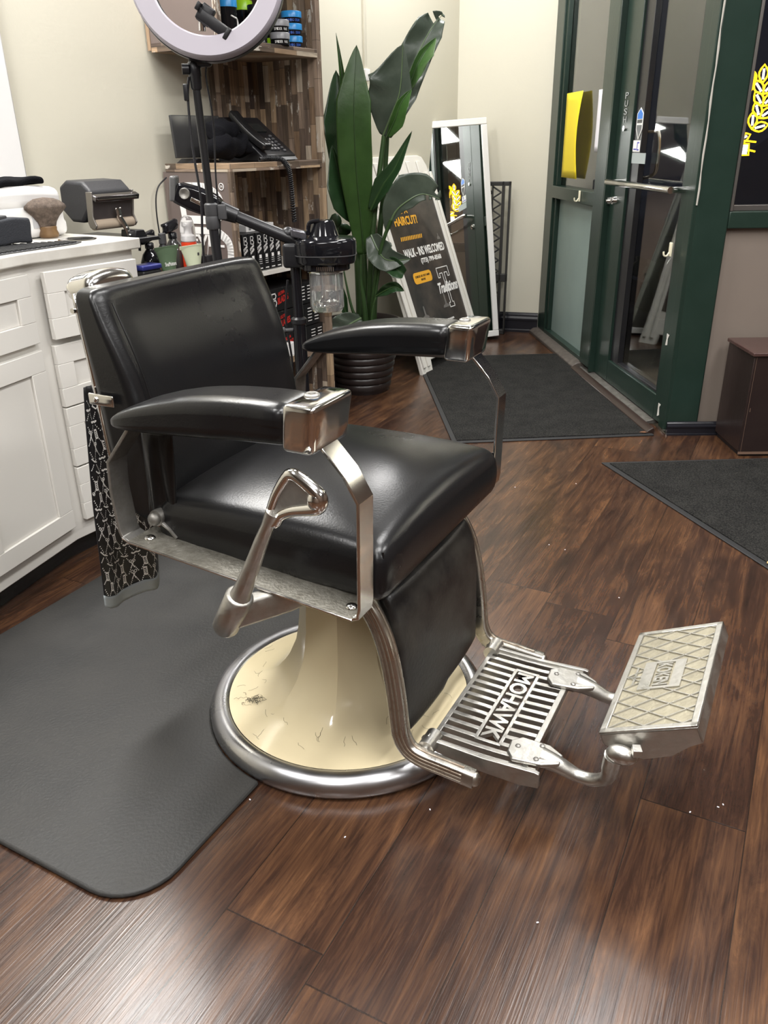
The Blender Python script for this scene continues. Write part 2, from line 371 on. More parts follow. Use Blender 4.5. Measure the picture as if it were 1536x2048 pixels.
def m_carpet():
    mt = bpy.data.materials.new('carpet_mat'); mt.use_nodes = True; nt = mt.node_tree; L = nt.links; b = nt.nodes['Principled BSDF']
    g = nd(nt, 'ShaderNodeNewGeometry'); n = nd(nt, 'ShaderNodeTexNoise', _Scale=190.0, _Detail=3.0); L.new(g.outputs['Position'], n.inputs['Vector'])
    n2 = nd(nt, 'ShaderNodeTexNoise', _Scale=12.0, _Detail=4.0); L.new(g.outputs['Position'], n2.inputs['Vector'])
    rp = nd(nt, 'ShaderNodeValToRGB'); rp.color_ramp.elements[0].position = .35; rp.color_ramp.elements[0].color = (.003, .003, .0032, 1); rp.color_ramp.elements[1].position = .72; rp.color_ramp.elements[1].color = (.034, .033, .030, 1)
    ad = nd(nt, 'ShaderNodeMath', operation='MULTIPLY_ADD'); L.new(n2.outputs['Fac'], ad.inputs[0]); ad.inputs[1].default_value = .25; L.new(n.outputs['Fac'], ad.inputs[2])
    sb = nd(nt, 'ShaderNodeMath', operation='SUBTRACT'); L.new(ad.outputs[0], sb.inputs[0]); sb.inputs[1].default_value = .125
    L.new(sb.outputs[0], rp.inputs['Fac']); L.new(rp.outputs['Color'], b.inputs['Base Color']); b.inputs['Roughness'].default_value = .95; b.inputs['Specular IOR Level'].default_value = .2
    bp = nd(nt, 'ShaderNodeBump', _Strength=.9, _Distance=.004); L.new(n.outputs['Fac'], bp.inputs['Height']); L.new(bp.outputs['Normal'], b.inputs['Normal'])
    return mt
M_floor = m_floor(); M_recl = m_reclaimed(); M_reclh = m_reclaimed('reclaimed_wood_edge', True); M_carpet = m_carpet()

# ------------------------------------------------------------------ room shell
AZL = R(32.4); DL = V((sin(AZL), cos(AZL), 0)); NL = V((cos(AZL), -sin(AZL), 0)); RZL = pi / 2 - AZL
def LW(p, d, z=0): return DL * p + NL * (d - 2.61) + V((0, 0, z))      # p along the left wall, d out from it
K = V((.504, 5.66, 0)); J = V((1.079, 5.483, 0)); PC = V((1.2506, 3.386, 0))
WD = V((sin(R(92)), cos(R(92)), 0)); WE = PC + WD * 2.6
LB = LW(-4.6, 0)
def struct(g, name, mt, **k): return tag(g.make(name, mt, **k), kind='structure')
g = G(); poly = [K, J, PC, WE, V((WE.x, -2.6, 0)), V((LB.x, -2.6, 0)), LB]
g.prism([(p.x, p.y) for p in poly], (0, 0, -.05), (1, 0, 0), (0, 1, 0), (0, 0, .05)); struct(g, 'floor', M_floor)
g = G(); g.prism([(p.x, p.y) for p in poly], (0, 0, CEIL), (1, 0, 0), (0, 1, 0), (0, 0, .05)); struct(g, 'ceiling', M_ceil)
def wall(name, a, b, mt=M_wall, th=.1, z0=0, z1=CEIL):
    """the room is to the right of a->b; thickness goes to the left"""
    d = (b - a).normalized(); n = V((-d.y, d.x, 0)); g = G()
    g.prism([(0, 0), ((b - a).length, 0), ((b - a).length, th), (0, th)], a + V((0, 0, z0)), d, n, (0, 0, z1 - z0)); return struct(g, name, mt)
wall('wall_left', LB, K); wall('wall_back', K, J)
M_brick = mat('dark_brick_wall', (.13, .085, .06), .6, noise=(3, (.09, .06, .045), .8))
wall('wall_right', WE, V((WE.x, -2.6, 0)), M_brick); wall('wall_rear', V((WE.x, -2.6, 0)), V((LB.x, -2.6, 0)), M_brick)
def baseboard(name, a, b, off=.0):
    d = (b - a).normalized(); n = V((d.y, -d.x, 0)); g = G()
    prof = [(0, 0), (.022, 0), (.022, .015), (.016, .02), (.016, .075), (.020, .08), (.020, .092), (.012, .105), (.012, .115), (.004, .13), (0, .13)]
    g.prism(prof, a + n * .001, n, (0, 0, 1), d * (b - a).length); return struct(g, name, M_base, ang=30)
baseboard('baseboard_left', LB, K - DL * .03); baseboard('baseboard_back', K + (J - K).normalized() * .03, J - (J - K).normalized() * .02)

# storefront side wall: local frame S, X runs from the far corner J towards the post, Y points outside
sx = (PC - J).normalized(); SL = (PC - J).length; RZS = math.atan2(sx.y, sx.x)
SM = Matrix.Translation(J) @ Matrix.Rotation(RZS, 4, 'Z')
def sbox(g, s0, s1, y0, y1, z0, z1): return g.b2((s0, y0, z0), (s1, y1, z1), SM)
HD = 2.62
# side light
win = G()
sbox(win, 0, .15, -.02, .08, .04, HD); sbox(win, .945, 1.105, -.03, .09, .04, HD); sbox(win, .15, .945, -.025, .07, .865, .935)
sbox(win, .15, .93, -.02, .08, .0, .06); sbox(win, .15, .93, -.02, .08, HD - .08, HD)
o = struct(win, 'window_1', M_green, bevel=.004)
M_pane = mat('window_pane', (.90, .93, .90), .015, trans=1, ior=1.5)
M_frost = mat('frosted_film', (.20, .26, .24), .45, noise=(2, (.26, .33, .31), .7), spec=.6)
g = G(); sbox(g, .15, .93, .02, .028, .935, HD - .08); g.make('pane', M_pane, o)
g = G(); sbox(g, .15, .93, .02, .03, .06, .865); g.make('frosted_panel', M_frost, o)
g = G(); sbox(g, .15, .19, -.008, .02, .06, .865); sbox(g, .89, .93, -.008, .02, .06, .865); sbox(g, .15, .19, -.008, .02, .935, HD - .08); sbox(g, .90, .93, -.012, .02, .935, HD - .08); g.make('glazing_bead', M_green, o, bevel=.003)
# threshold and sill strip
g = G(); g.prism([(0, 0), (-.075, 0), (-.075, .018), (-.05, .035), (0, .04)], SM @ V((0.0, .0, 0)), SM.to_3x3() @ V((0, 1, 0)), (0, 0, 1), sx * .97); struct(g, 'trim_1', mat('grey_brown_sill', (.06, .05, .045), .4, noise=(30, (.15, .13, .11), .7)), bevel=.003)
g = G(); g.prism([(.05, 0), (-.05, 0), (-.045, .012), (0, .02), (.05, .02)], SM @ V((.97, .0, 0)), SM.to_3x3() @ V((0, 1, 0)), (0, 0, 1), sx * .99); struct(g, 'trim_2', mat('aluminium_threshold', (.22, .21, .19), .45, .6, noise=(40, (.08, .07, .06), .8)), bevel=.002)
g = G(); g.prism([(-.05, 0), (-.085, 0), (-.085, .012), (-.06, .028), (-.05, .028)], SM @ V((.97, .0, 0)), SM.to_3x3() @ V((0, 1, 0)), (0, 0, 1), sx * 1.13); struct(g, 'trim_3', mat('dark_wood_moulding', (.025, .014, .011), .3), bevel=.002)
# door
d = G(); sbox(d, 1.12, 1.32, .0, .05, .025, 2.2); sbox(d, 1.953, 2.045, .0, .05, .025, 2.2); sbox(d, 1.32, 1.953, .0, .05, .025, .137); sbox(d, 1.32, 1.953, .0, .05, 2.1, 2.2)
door = struct(d, 'door_1', M_green, bevel=.003)
g = G(); sbox(g, 1.32, 1.953, .04, .046, .137, 2.1); g.make('pane', M_pane, door)
g = G(); sbox(g, 1.32, 1.425, .012, .04, .137, 2.1); sbox(g, 1.938, 1.953, .005, .02, .137, 2.1); sbox(g, 1.425, 1.938, .012, .04, .137, .15); g.make('glazing_bead', M_black, door, bevel=.002)
Mr = SM.to_3x3()
def sp(s, y, z): return SM @ V((s, y, z))
g = G(); g.tube([sp(1.215, -.05, 1.0), sp(1.235, -.065, 1.0), sp(1.995, -.065, 1.0)], .0135, 16); g.cyl(sp(1.25, 0, 1.0), sp(1.25, -.065, 1.0), .012); g.cyl(sp(1.98, 0, 1.0), sp(1.98, -.065, 1.0), .012); g.make('push_bar', M_chrome, door)
g = G(); g.tube(smooth([sp(1.40, .10, 1.22), sp(1.41, .11, 1.17), sp(1.41, .11, 1.09), sp(1.39, .11, 1.04), sp(1.35, .08, 1.02), sp(1.33, .05, 1.02)], 5), .009, 12); g.cyl(sp(1.40, .04, 1.22), sp(1.40, .10, 1.22), .009); g.make('pull_handle', M_chrome, door)
for s_, y_, z_ in ((1.115, -.003, .905), (1.199, -.003, .912), (1.232, -.003, 1.235)):
    g = G(); g.tube([sp(s_, 0, z_), sp(s_, -.016, z_)], [.021, .018], 20); g.tube([sp(s_, -.016, z_), sp(s_, -.022, z_)], [.010, .009], 14); g.make('lock_cylinder', M_chrome, door) if s_ != 1.232 else G().tube([sp(s_, 0, z_), sp(s_, -.008, z_)], .012, 14).make('lock_cylinder', M_chrome, door)
g = G()
for k, ch in enumerate('PUSH'): g.text(ch, sp(1.205, -.002, 1.362 - k * .034), sx, (0, 0, 1), .04, .027, .001)
g.make('push_lettering', mat('worn_silver_print', (.35, .36, .36), .5), door)
# jamb stops around the door
g = G(); sbox(g, 1.105, 1.118, -.03, .10, .02, HD); sbox(g, 2.045, SL, -.012, .11, .02, HD); sbox(g, 1.10, 2.045, -.03, .10, 2.21, 2.32); struct(g, 'trim_4', M_green, bevel=.003)
# over-door window
g = G(); sbox(g, 1.10, 2.045, .02, .028, 2.32, HD); o = struct(g, 'window_2', M_pane)
# post: front face on the room side wall plane
g = G(); g.prism([(-.0, 0), (.135, 0), (.135, .12), (0, .12)], PC, WD, V((-WD.y, WD.x, 0)), (0, 0, HD)); struct(g, 'trim_5', mat('green_post_paint', (.013, .028, .021), .22, noise=(5, (.020, .038, .030), .7), bump=(9, .06)), bevel=.006)
# caulk line down the post corner
g = G(); pts = [PC + V((-.0005 + .0015 * math.sin(i * 1.7), -.004, .95 + i * .06)) for i in range(28)]
g.tube(pts, [.0035 + .0012 * math.sin(i * 2.3) for i in range(28)], 6); struct(g, 'trim_6', mat('cracked_caulk', (.42, .40, .36), .8))
# header wall above everything
wall('wall_storefront', J, PC, M_wall, .1, HD, CEIL)
# window wall to the right of the post
WN = V((-WD.y, WD.x, 0)); WS = PC + WD * .135
g = G(); g.prism([(0, .03), (2.46, .03), (2.46, .10), (0, .10)], WS + V((0, 0, .0)), WD, WN, (0, 0, .86))
struct(g, 'wall_window', mat('taupe_panel', (.20, .165, .14), .38, noise=(2.2, (.22, .185, .155), .8)))
g = G(); g.prism([(0, .0), (2.46, .0), (2.46, .09), (0, .09)], WS + V((0, 0, .86)), WD, WN, (0, 0, .065)); g.prism([(0, 0), (.0, .018), (2.46, .018), (2.46, 0)], WS + V((0, 0, .0)), WD, WN, (0, 0, .045))
struct(g, 'trim_7', M_green, bevel=.004)
g = G(); g.prism([(0, .0), (2.46, .0), (2.46, .09), (0, .09)], WS + V((0, 0, 2.45)), WD, WN, (0, 0, CEIL - 2.45)); struct(g, 'wall_over_window', M_wall)
g = G(); g.prism([(0, .03), (2.46, .03), (2.46, .038), (0, .038)], WS + V((0, 0, .925)), WD, WN, (0, 0, 1.53)); struct(g, 'window_3', M_pane)
g = G(); g.prism([(0, .02), (2.46, .02), (2.46, .05), (0, .05)], WS + V((0, 0, .925)), WD, WN, (0, 0, .022)); g.prism([(0, .0), (.012, .0), (.012, .06), (0, .06)], WS + V((0, 0, .925)), WD, WN, (0, 0, 1.53)); struct(g, 'trim_8', mat('grey_metal_bead', (.16, .15, .14), .35, .7), bevel=.002)
baseboard('baseboard_right', PC + WD * .0 + V((0, -.0, 0)), WE)
bpy.data.objects['baseboard_right'].scale.z = .45
# outside ground and far facade
g = G(); g.prism([(.0, .0), (9, 0), (9, 9), (0, 9)], (.9, 2.0, -.09), (1, 0, 0), (0, 1, 0), (0, 0, .05)); struct(g, 'floor_outside', mat('sidewalk_concrete', (.20, .17, .13), .8, noise=(6, (.12, .10, .08), .8), bump=(80, .2)))

# stickers, papers, hooks on the storefront
def flat(name, mt, s0, s1, z0, z1, y, label, cat, bend=0, th=.0008, group=None, skew=0):
    g = G()
    def fn(u, v):
        return SM @ V((s0 + (s1 - s0) * u + skew * (1 - v), y - bend * sin(pi * v) * (u if bend else 0) , z0 + (z1 - z0) * v))
    g.grid(fn, 6, 10); return tag(g.make(name, mt, solid=th), label, cat, group)
flat('paper_sheet', M_yellow, .256, .555, .985, 1.43, -.004, 'tall yellow paper sheet curling off the side glass', 'paper', bend=.02)
flat('paper_sheet', M_paper, .815, .945, 1.13, 1.42, -.003, 'white paper sheet taped beside the yellow one on the glass', 'paper')
g = G(); oo = sp(1.35, .0105, 1.185)
sh = [(0, .11), (.038, .135), (.076, .11), (.076, .045), (.038, 0), (0, .045)]
g.prism(sh, oo, sx, (0, 0, 1), Mr @ V((0, -.001, 0))); st = g.make('security_sticker', M_wletter); tag(st, 'shield-shaped blue and black sticker above the door pull', 'sticker')
g = G(); g.prism([(.008, .109), (.038, .128), (.068, .109), (.068, .087), (.008, .087)], sp(1.35, .0093, 1.185), sx, (0, 0, 1), Mr @ V((0, -.0006, 0))); g.make('blue_top', mat('sticker_blue', (.02, .18, .65), .3), st)
g = G(); g.prism([(.008, .084), (.068, .084), (.068, .070), (.008, .070)], sp(1.35, .0093, 1.185), sx, (0, 0, 1), Mr @ V((0, -.0006, 0))); g.prism([(.008, .062), (.068, .062), (.068, .046), (.038, .008), (.008, .046)], sp(1.35, .0093, 1.185), sx, (0, 0, 1), Mr @ V((0, -.0006, 0))); g.make('black_field', M_black, st)
g = G(); g.b2((1.335, .0095, 1.135), (1.42, .0115, 1.183), SM); st = g.make('notice_sticker', M_wletter); tag(st, 'small white sticker with blue mark below the shield sticker', 'sticker')
g = G(); g.b2((1.385, .0088, 1.142), (1.392, .0096, 1.175), SM); g.b2((1.385, .0088, 1.17), (1.41, .0096, 1.176), SM); g.b2((1.385, .0088, 1.140), (1.41, .0096, 1.146), SM); g.b2((1.345, .0088, 1.142), (1.38, .0096, 1.148), SM); g.make('blue_mark', mat('mark_blue', (.05, .05, .4), .4), st)
g = G(); g.b2((1.335, .0095, 1.085), (1.50, .0115, 1.13), SM); tag(g.make('tape_patch', mat('frosted_tape', (.45, .50, .50), .5, alpha=.75)), 'translucent tape patch stuck below the white sticker', 'tape')
def hook(s_, z_, label):
    r_ = empty('adhesive_hook', sp(s_, -.03, z_), RZS, label, 'hook')
    g = G(); g.rbox((.011, .004, .028), .003, 2); g.make('backing', mat('cream_plastic', (.70, .66, .50), .4), r_)
    g = G(); g.tube(smooth([(0, -.004, -.012), (0, -.014, -.026), (0, -.026, -.022), (0, -.028, -.008)], 4), .004, 8); g.make('hook_arm', _mats['cream_plastic'], r_)
hook(.715, .905, 'cream adhesive hook on the rail of the side window'); hook(1.985, .77, 'cream adhesive hook on the door edge stile')
# peeled paint patches on the door stile
g = G(); g.prism([(0, 0), (.02, .004), (.018, .03), (.03, .05), (.004, .052), (.006, .03)], sp(1.99, -.0012, .37), sx, (0, 0, 1), Mr @ V((0, -.0008, 0))); g.prism([(0, 0), (.02, .01), (.012, .045), (.026, .06), (.0, .062)], sp(2.0, -.0012, .05), sx, (0, 0, 1), Mr @ V((0, -.0008, 0))); g.make('peeled_patch', mat('bare_primer', (.6, .58, .54), .7), door)

# ------------------------------------------------------------------ neon sign in the right window
neon = empty('neon_sign', WS + WN * .075 + V((0, 0, 1.08)), math.atan2(WD.y, WD.x), 'yellow neon laurel wreath sign glowing in the window', 'sign')
gy = G(); gw = G(); NO = neon.location; NR = Matrix.Rotation(-neon.rotation_euler.z, 3, 'Z')
def npx(u, v): q = NR @ (at(u, v, 3.45) - NO); q.y = 0; return q
def leafn(c_, an, L_=.062, wd=.017):
    dr = V((cos(an), 0, sin(an))); nn_ = V((-dr.z, 0, dr.x))
    lp = [c_ + dr * (L_ * t) + nn_ * (wd * sin(pi * t)) for t in (0, .2, .4, .6, .8, 1)] + [c_ + dr * (L_ * t) - nn_ * (wd * sin(pi * t)) for t in (.8, .6, .4, .2, 0)]
    gy.tube(lp, .0034, 8); gw.tube([c_ + dr * L_ * .2, c_ + dr * L_ * .78], .0042, 8)
leafn(npx(1525, 166), R(92), .062)
for (u, v), an in (((1526, 188), 90), ((1525, 212), 86), ((1519, 236), 74), ((1504, 258), 54)):
    for off in (40, -40): leafn(npx(u, v), R(an + off))
for (u, v), an in (((1470, 284), 25), ((1472, 262), 100)): leafn(npx(u, v), R(an))
gy.make('laurel_tube', M_neon, neon); gw.make('inner_tube', M_neonw, neon)['kind'] = 'stuff'
g = G()
for q in (0, 5, 10): g.tube(smooth([npx(1497, 146 + q), npx(1506, 142 + q), npx(1513 - q * .4, 152), npx(1508 - q * .6, 172), npx(1498, 186)], 5), .0036, 8)
g.tube([npx(1496, 146), npx(1494, 200)], .0036, 8); g.make('letter_tube', M_neon, neon)
g = G(); g.tube([npx(1476, 310), npx(1497, 310), npx(1498, 288), npx(1476, 288)], .004, 8); g.tube([npx(1476, 280), npx(1512, 284)], .0036, 8); g.tube([npx(1497, 300), npx(1510, 303)], .0036, 8); g.tube([npx(1482, 288), npx(1490, 268)], .0036, 8); g.make('pole_tube', M_neon, neon)
g = G(); q = npx(1486, 299); g.box((q.x, 0, q.z), (.034, .004, .034)); g.make('pole_panel', M_neonw, neon)
for k, x_ in enumerate((.12, .55)):
    g = G(); g.cyl((x_, .0, .36), (x_, .0, 1.36), .0012, 6); g.make('hanging_wire', M_black, neon)

# parked car outside, dark
car = empty('parked_car', (3.6, 5.6, -.04), R(4), 'black car parked outside behind the neon sign', 'car')
prof = [(-2.1, .28), (-2.15, .55), (-2.0, .78), (-1.2, .92), (-.55, 1.36), (.75, 1.40), (1.5, 1.0), (2.1, .92), (2.2, .6), (2.15, .28)]
g = G(); g.prism(prof, (0, .85, 0), (1, 0, 0), (0, 0, 1), (0, -1.7, 0)); g.make('body', mat('car_paint', (.006, .006, .008), .08, coat=1), car, bevel=.06, seg=4)
for a_, b_ in (((-1.05, .95), (-.5, 1.30)), ((.1, .95), (.7, 1.33))):
    g = G(); g.prism([(a_[0], .96), (b_[0], b_[1]), (b_[0] + .5, b_[1]), (b_[0] + .5, .96)], (0, -.853, 0), (1, 0, 0), (0, 0, 1), (0, -.004, 0)); g.make('side_window', M_gloss, car, bevel=.01)
for x_ in (-1.35, 1.4):
    g = G(); g.cyl((x_, -.88, .32), (x_, -.68, .32), .32, 32); wh = g.make('wheel', M_rubber, car); g = G(); g.cyl((x_, -.895, .32), (x_, -.87, .32), .2, 24); g.make('hubcap', M_alu, wh)
g = G(); g.box((0, -.86, .62), (3.9, .02, .03)); g.make('door_trim', M_chrome, car)

# ------------------------------------------------------------------ floor mats
def mat_quad(name, pts, inner, label, chamfer=None):
    g = G(); g.prism(pts, (0, 0, .0005), (1, 0, 0), (0, 1, 0), (0, 0, .005)); o = g.make(name, M_rubber, bevel=.002); tag(o, label, 'floor mat')
    c_ = V((sum(p[0] for p in pts) / len(pts), sum(p[1] for p in pts) / len(pts))); n = len(pts); q = []
    for i in range(n):
        a, b, c2 = V(pts[i - 1]), V(pts[i]), V(pts[(i + 1) % n]); d1 = (b - a).normalized(); d2 = (c2 - b).normalized()
        n1 = V((-d1.y, d1.x)); n2 = V((-d2.y, d2.x)); m_ = (n1 + n2); m_ = m_ / max(m_.dot(n1), .3)
        q.append(b + m_ * inner)
    g = G(); g.prism([tuple(p) for p in q], (0, 0, .0055), (1, 0, 0), (0, 1, 0), (0, 0, .004)); g.make('carpet_pile', M_carpet, o)
    return o
mat_quad('entrance_mat', [(.302, 3.303), (1.195, 3.362), (1.10, 4.87), (.205, 4.84)], .022, 'dark carpeted entrance mat along the green glass door')
mat_quad('entrance_mat', [(1.161, 2.142), (2.35, 2.19), (2.32, 3.09), (.881, 3.043), (1.06, 2.142 + .3)][:0] or [(1.161, 2.139), (2.35, 2.175), (2.32, 3.08), (.881, 3.043)], .022, 'dark carpeted floor mat in front of the brown cube')
g = G(); P_ = [(0, 0), (.03, -.006), (.065, -.022), (.062, -.008), (.05, .006), (.03, .004), (.008, .014)]
g.prism([(a * .8, b * .8) for a, b in P_], (1.165, 2.165, .0101), (1, 0, 0), (0, 1, 0), (0, 0, .0015)); tag(g.make('gold_scrap', mat('torn_gold_label', (.50, .36, .16), .5)), 'torn gold scrap lying on the corner of the right floor mat', 'litter')
g = G(); g.prism([(0, 0), (.02, -.008), (.045, .0), (.038, .015), (.012, .012)], (1.135, 3.385, .0101), (1, 0, 0), (0, 1, 0), (0, 0, .001)); tag(g.make('dry_leaf', mat('dry_leaf', (.13, .06, .03), .6)), 'small dry brown leaf at the corner of the door mat', 'leaf')
# anti fatigue mat: rounded corner at front, straight run under the chair base
A0 = V((-.434, .964, .0005)); ex = V((-cos(R(28.6)), sin(R(28.6)), 0)); ey = V((sin(R(28.6)), cos(R(28.6)), 0))
W_, H_ = .95, 1.42; r_ = .11; pl = []
for cx, cy, a0 in ((W_ - r_, r_, 270), (W_ - r_, H_ - r_, 0), (r_, H_ - r_, 90)):
    for k in range(9): a = R(a0 + k * 90 / 8); pl.append((cx + r_ * cos(a), cy + r_ * sin(a)))
for k in range(25):        # round notch that hugs the chair base
    a = R(85 - k * 170 / 24); pl.append((-.027 + .318 * cos(a), .671 + .318 * sin(a)))
for k in range(9): a = R(180 + k * 90 / 8); pl.append((r_ + r_ * cos(a), r_ + r_ * sin(a)))
g = G(); g.prism(pl, A0, ex, ey, (0, 0, .012)); tag(g.make('anti_fatigue_mat', M_mat1, ang=50, bevel=.006, seg=3), 'large dark grey rubber standing mat under the barber chair', 'floor mat')

# ------------------------------------------------------------------ barber chair (local x = forward, y = far side, z up)
CHO = V((-.089, 1.54, 0)); CRZ = R(-27.8)
chair = empty('barber_chair', CHO, CRZ, 'vintage black leather barber chair with chrome arms on cream pedestal', 'barber chair')
# base
g = G(); g.lathe([(.262, .0), (.306, .0), (.314, .006), (.3185, .016), (.318, .030), (.312, .042), (.301, .050), (.289, .052), (.278, .048), (.272, .040), (.268, .02)], 96)
g.make('base_ring', M_ring, chair, ang=70)
def colr(z, a):
    """radius of the pedestal: an octagonal post flaring into a round dish"""
    k = interp(z, [(.05, 0), (.072, .45), (.10, .85), (.14, 1)])
    rr = interp(z, [(.046, .2745), (.052, .255), (.060, .22), (.070, .193), (.085, .168), (.105, .147), (.13, .130), (.17, .113), (.22, .103), (.30, .098), (.44, .096)])
    aa = (a + R(24.8)) % (pi / 4) - pi / 8
    oc = cos(pi / 8) / cos(aa); oc = 1 + (oc - cos(pi / 8) * 1.0 - (1 - cos(pi / 8)) * .5) * 1.0
    return rr * (1 + (oc - 1) * k)
g = G(); zs = [.046, .050, .054, .060, .066, .072, .08, .09, .10, .115, .13, .15, .17, .20, .24, .30, .37, .44]; n = 96
# a smooth dish that the flare dies into
AA = [R(20.2) + 2 * pi * i / n for i in range(n)]; vs_ = [(colr(z, a) * cos(a), colr(z, a) * sin(a), z) for z in zs for a in AA]
g.add(vs_, [(j * n + i, j * n + (i + 1) % n, (j + 1) * n + (i + 1) % n, (j + 1) * n + i) for j in range(len(zs) - 1) for i in range(n)])
g.make('pedestal', M_enamel, chair, ang=22)
g = G()
for k in range(44):
    a = random.uniform(0, 2 * pi); q = random.uniform(.19, .262); p = V((q * cos(a), q * sin(a), interp(q, [(.19, .0725), (.22, .0615), (.255, .0535), (.27, .049)]))); pts = [p]; h = random.uniform(0, 2 * pi)
    for j in range(4): h += random.uniform(-.9, .9); p = p + V((cos(h), sin(h), 0)) * .006; rr_ = min(.268, math.hypot(p.x, p.y)); p.z = interp(rr_, [(.168, .0855), (.193, .0705), (.22, .0605), (.255, .0525), (.2745, .0465)]) + .0006; pts.append(p)
    g.tube(pts, .00022, 4)
for k in range(46):
    p = V((-.02 + random.gauss(0, .012), -.215 + random.gauss(0, .006), .0)); p = V((-.155 + random.gauss(0, .014), -.155 + random.gauss(0, .006), 0)); rr_ = math.hypot(p.x, p.y); p.z = interp(rr_, [(.168, .086), (.193, .071), (.22, .061), (.255, .053)]) + .001
    h = random.uniform(0, 6.28); g.tube([p, p + V((cos(h) * .006, sin(h) * .006, .002)), p + V((cos(h + .5) * .011, sin(h + .5) * .011, .001))], .0004, 4)
g.make('hair_clippings', M_cloth, chair)['kind'] = 'stuff'
# pump head and seat pan
g = G(); g.lathe([(.085, .425), (.13, .432), (.13, .452), (.1, .456)], 40); g.make('pump_collar', M_alu_dirty, chair)
g = G(); g.rbox((.20, .225, .016), .010, 4, M=Matrix.Translation((-.02, 0, .466))); g.make('seat_pan', mat('dark_pan', (.02, .018, .017), .5, .3), chair)
# seat cushion
def seat_fn(x, y, z):
    u = x / .243; v = y / .278; t = (z + .055) / .11
    top = .035 * (1 - abs(u) ** 2.6) * (1 - abs(v) ** 2.6) + .012 * (1 - v * v)
    zz = .530 + z + max(0, t) * top - .004 * (u > .6) * (u - .6)
    bulge = .010 * (1 - (2 * t - 1) ** 2)
    # gathers along the skirt
    ga = .0016 * sin(x * 85 + 2 * sin(x * 31)) * (1 - t) if abs(v) > .9 else 0
    return (x - .004 + bulge * u ** 3, y * (1 + .02 * (1 - t)) + bulge * v ** 3 + ga * v, zz - .045 * 0)
g = G(); g.rbox((.243, .268, .055), .026, 18, seat_fn); g.make('seat_cushion', M_leather, chair, ang=80)
for sd in (-1, 1): g = G(); g.tube([V((-.005, 0, 0)) + V(p) for p in smooth([(.236, sd * .262, .50), (.243, sd * .264, .54), (.24, sd * .262, .575)], 4)], .0022, 8); g.make('seat_piping', M_leather, chair)
# backrest
XF = [(.50, -.232), (.56, -.243), (.62, -.247), (.73, -.266), (.81, -.284), (.87, -.305), (.93, -.330), (.99, -.352)]
XB = [(.50, -.32), (.56, -.372), (.66, -.381), (.80, -.386), (.95, -.396), (.99, -.398)]
def back_fn(x, y, z):
    zz = .745 + z; t = (x / .055 + 1) / 2; v = y / .262
    xf = interp(zz, XF); xb = interp(zz, XB)
    if t > .5: xf += -.018 * (1 - abs(v) ** 3) * max(0, 1 - abs(z / .235) ** 4) + .006 * math.exp(-((abs(v) - .86) / .07) ** 2)
    X = xb + (xf - xb) * t
    w_ = interp(zz, [(.5, .95), (.62, .975), (.9, 1.0), (.98, .985)])
    zt = .012 * sin(pi * (v + 1) / 2) * (z > .2)
    return (X, y * w_, zz - (max(z, 0) / .235) * .015 - .010 * (v > .75) * (v - .75) * (z > .1))
g = G(); g.rbox((.055, .262, .235), .024, 18, back_fn); g.make('backrest', M_leather, chair, ang=80)
g = G()
for sd in (-1,):
    g.tube([(interp(z, XF) + .0045, sd * (.222 + .006 * sin((z - .6) * 5)), z) for z in [.58 + .02 * k for k in range(19)]], .0016, 6)
g.make('back_seam', M_leather, chair)
# chrome back shell
g = G()
def shell(u, v):
    z = .56 + v * .395; y = -.250 + u * .50; return (interp(z, XB) - .003 - .010 * sin(pi * u), y * interp(z, [(.5, .95), (.62, .98), (.9, 1.005)]), z)
g.grid(shell, 10, 16); bs = g.make('back_shell', M_chrome, chair, solid=.007)
# folds of loose leather at the near lower corner of the back
g = G()
def fold(u, v):
    z = .535 + v * .19; x = -.285 + u * .075 + .012 * v; return (x + .0, -.258 - .010 * sin(pi * u) * (1 - v) + .006 * sin(u * 11 + v * 3) * (1 - v), z)
g.grid(fold, 14, 12); g.make('side_gusset', M_leather, chair, solid=.004)
# headrest bracket
g = G(); MM = Matrix.Translation((-.432, -.150, .952)) @ Matrix.Rotation(R(-10), 4, 'Y')
g.rbox((.038, .062, .020), .019, 8, lambda x, y, z: (x, y, z + (.012 * (1 - (y / .062) ** 2) if z > 0 else 0)), MM); hb = g.make('headrest_bracket', M_chrome, chair, ang=80)
g = G(); g.cyl((-.402, -.245, .925), (-.402, -.257, .925), .005, 14); g.make('release_knob', M_chrome, hb)
# arms
def pad(sd):
    ZT = [(-.262, .762), (-.25, .772), (-.22, .788), (-.19, .799), (-.14, .814), (-.08, .8275), (-.01, .836), (.06, .840), (.13, .841)]
    ZB = [(-.262, .752), (-.22, .748), (-.15, .752), (-.02, .762), (.13, .772)]
    def fn(x, y, z):
        X = -.066 + x; t = (z / .04 + 1) / 2; k = interp(X, [(-.262, .74), (-.24, .86), (-.19, .97), (-.1, 1), (.13, 1)])
        zt = interp(X, ZT); zb = interp(X, ZB)
        return (X, sd * .309 + y * k * (1 - .08 * (1 - t) * (X > 0)) + .002 * sin(X * 160) * (X > .1) * (t > .5), zb + (zt - zb) * t)
    g = G(); g.rbox((.195, .056, .04), .026, 14, fn); a = g.make('arm_pad', M_leather, chair, ang=80)
    g = G()
    def cf(x, y, z):
        t = (z / .036 + 1) / 2; return (.1495 + x * (1 if t > .5 else 1) + .004 * t - .006 * (1 - t), sd * .309 + y * (1 - .10 * (1 - t)), .806 + z + .003 * t)
    g.rbox((.029, .060, .038), .009, 3, cf); c_ = g.make('arm_cap', M_chrome, chair, ang=60)
    g = G(); g.lathe([(.013, 0), (.0125, .003), (.010, .005), (.0095, .0045), (.006, .0045), (.0055, .006), (0, .006)], 20, Matrix.Translation((.142, sd * .309, .8455))); g.make('cap_screw', M_worn, c_)
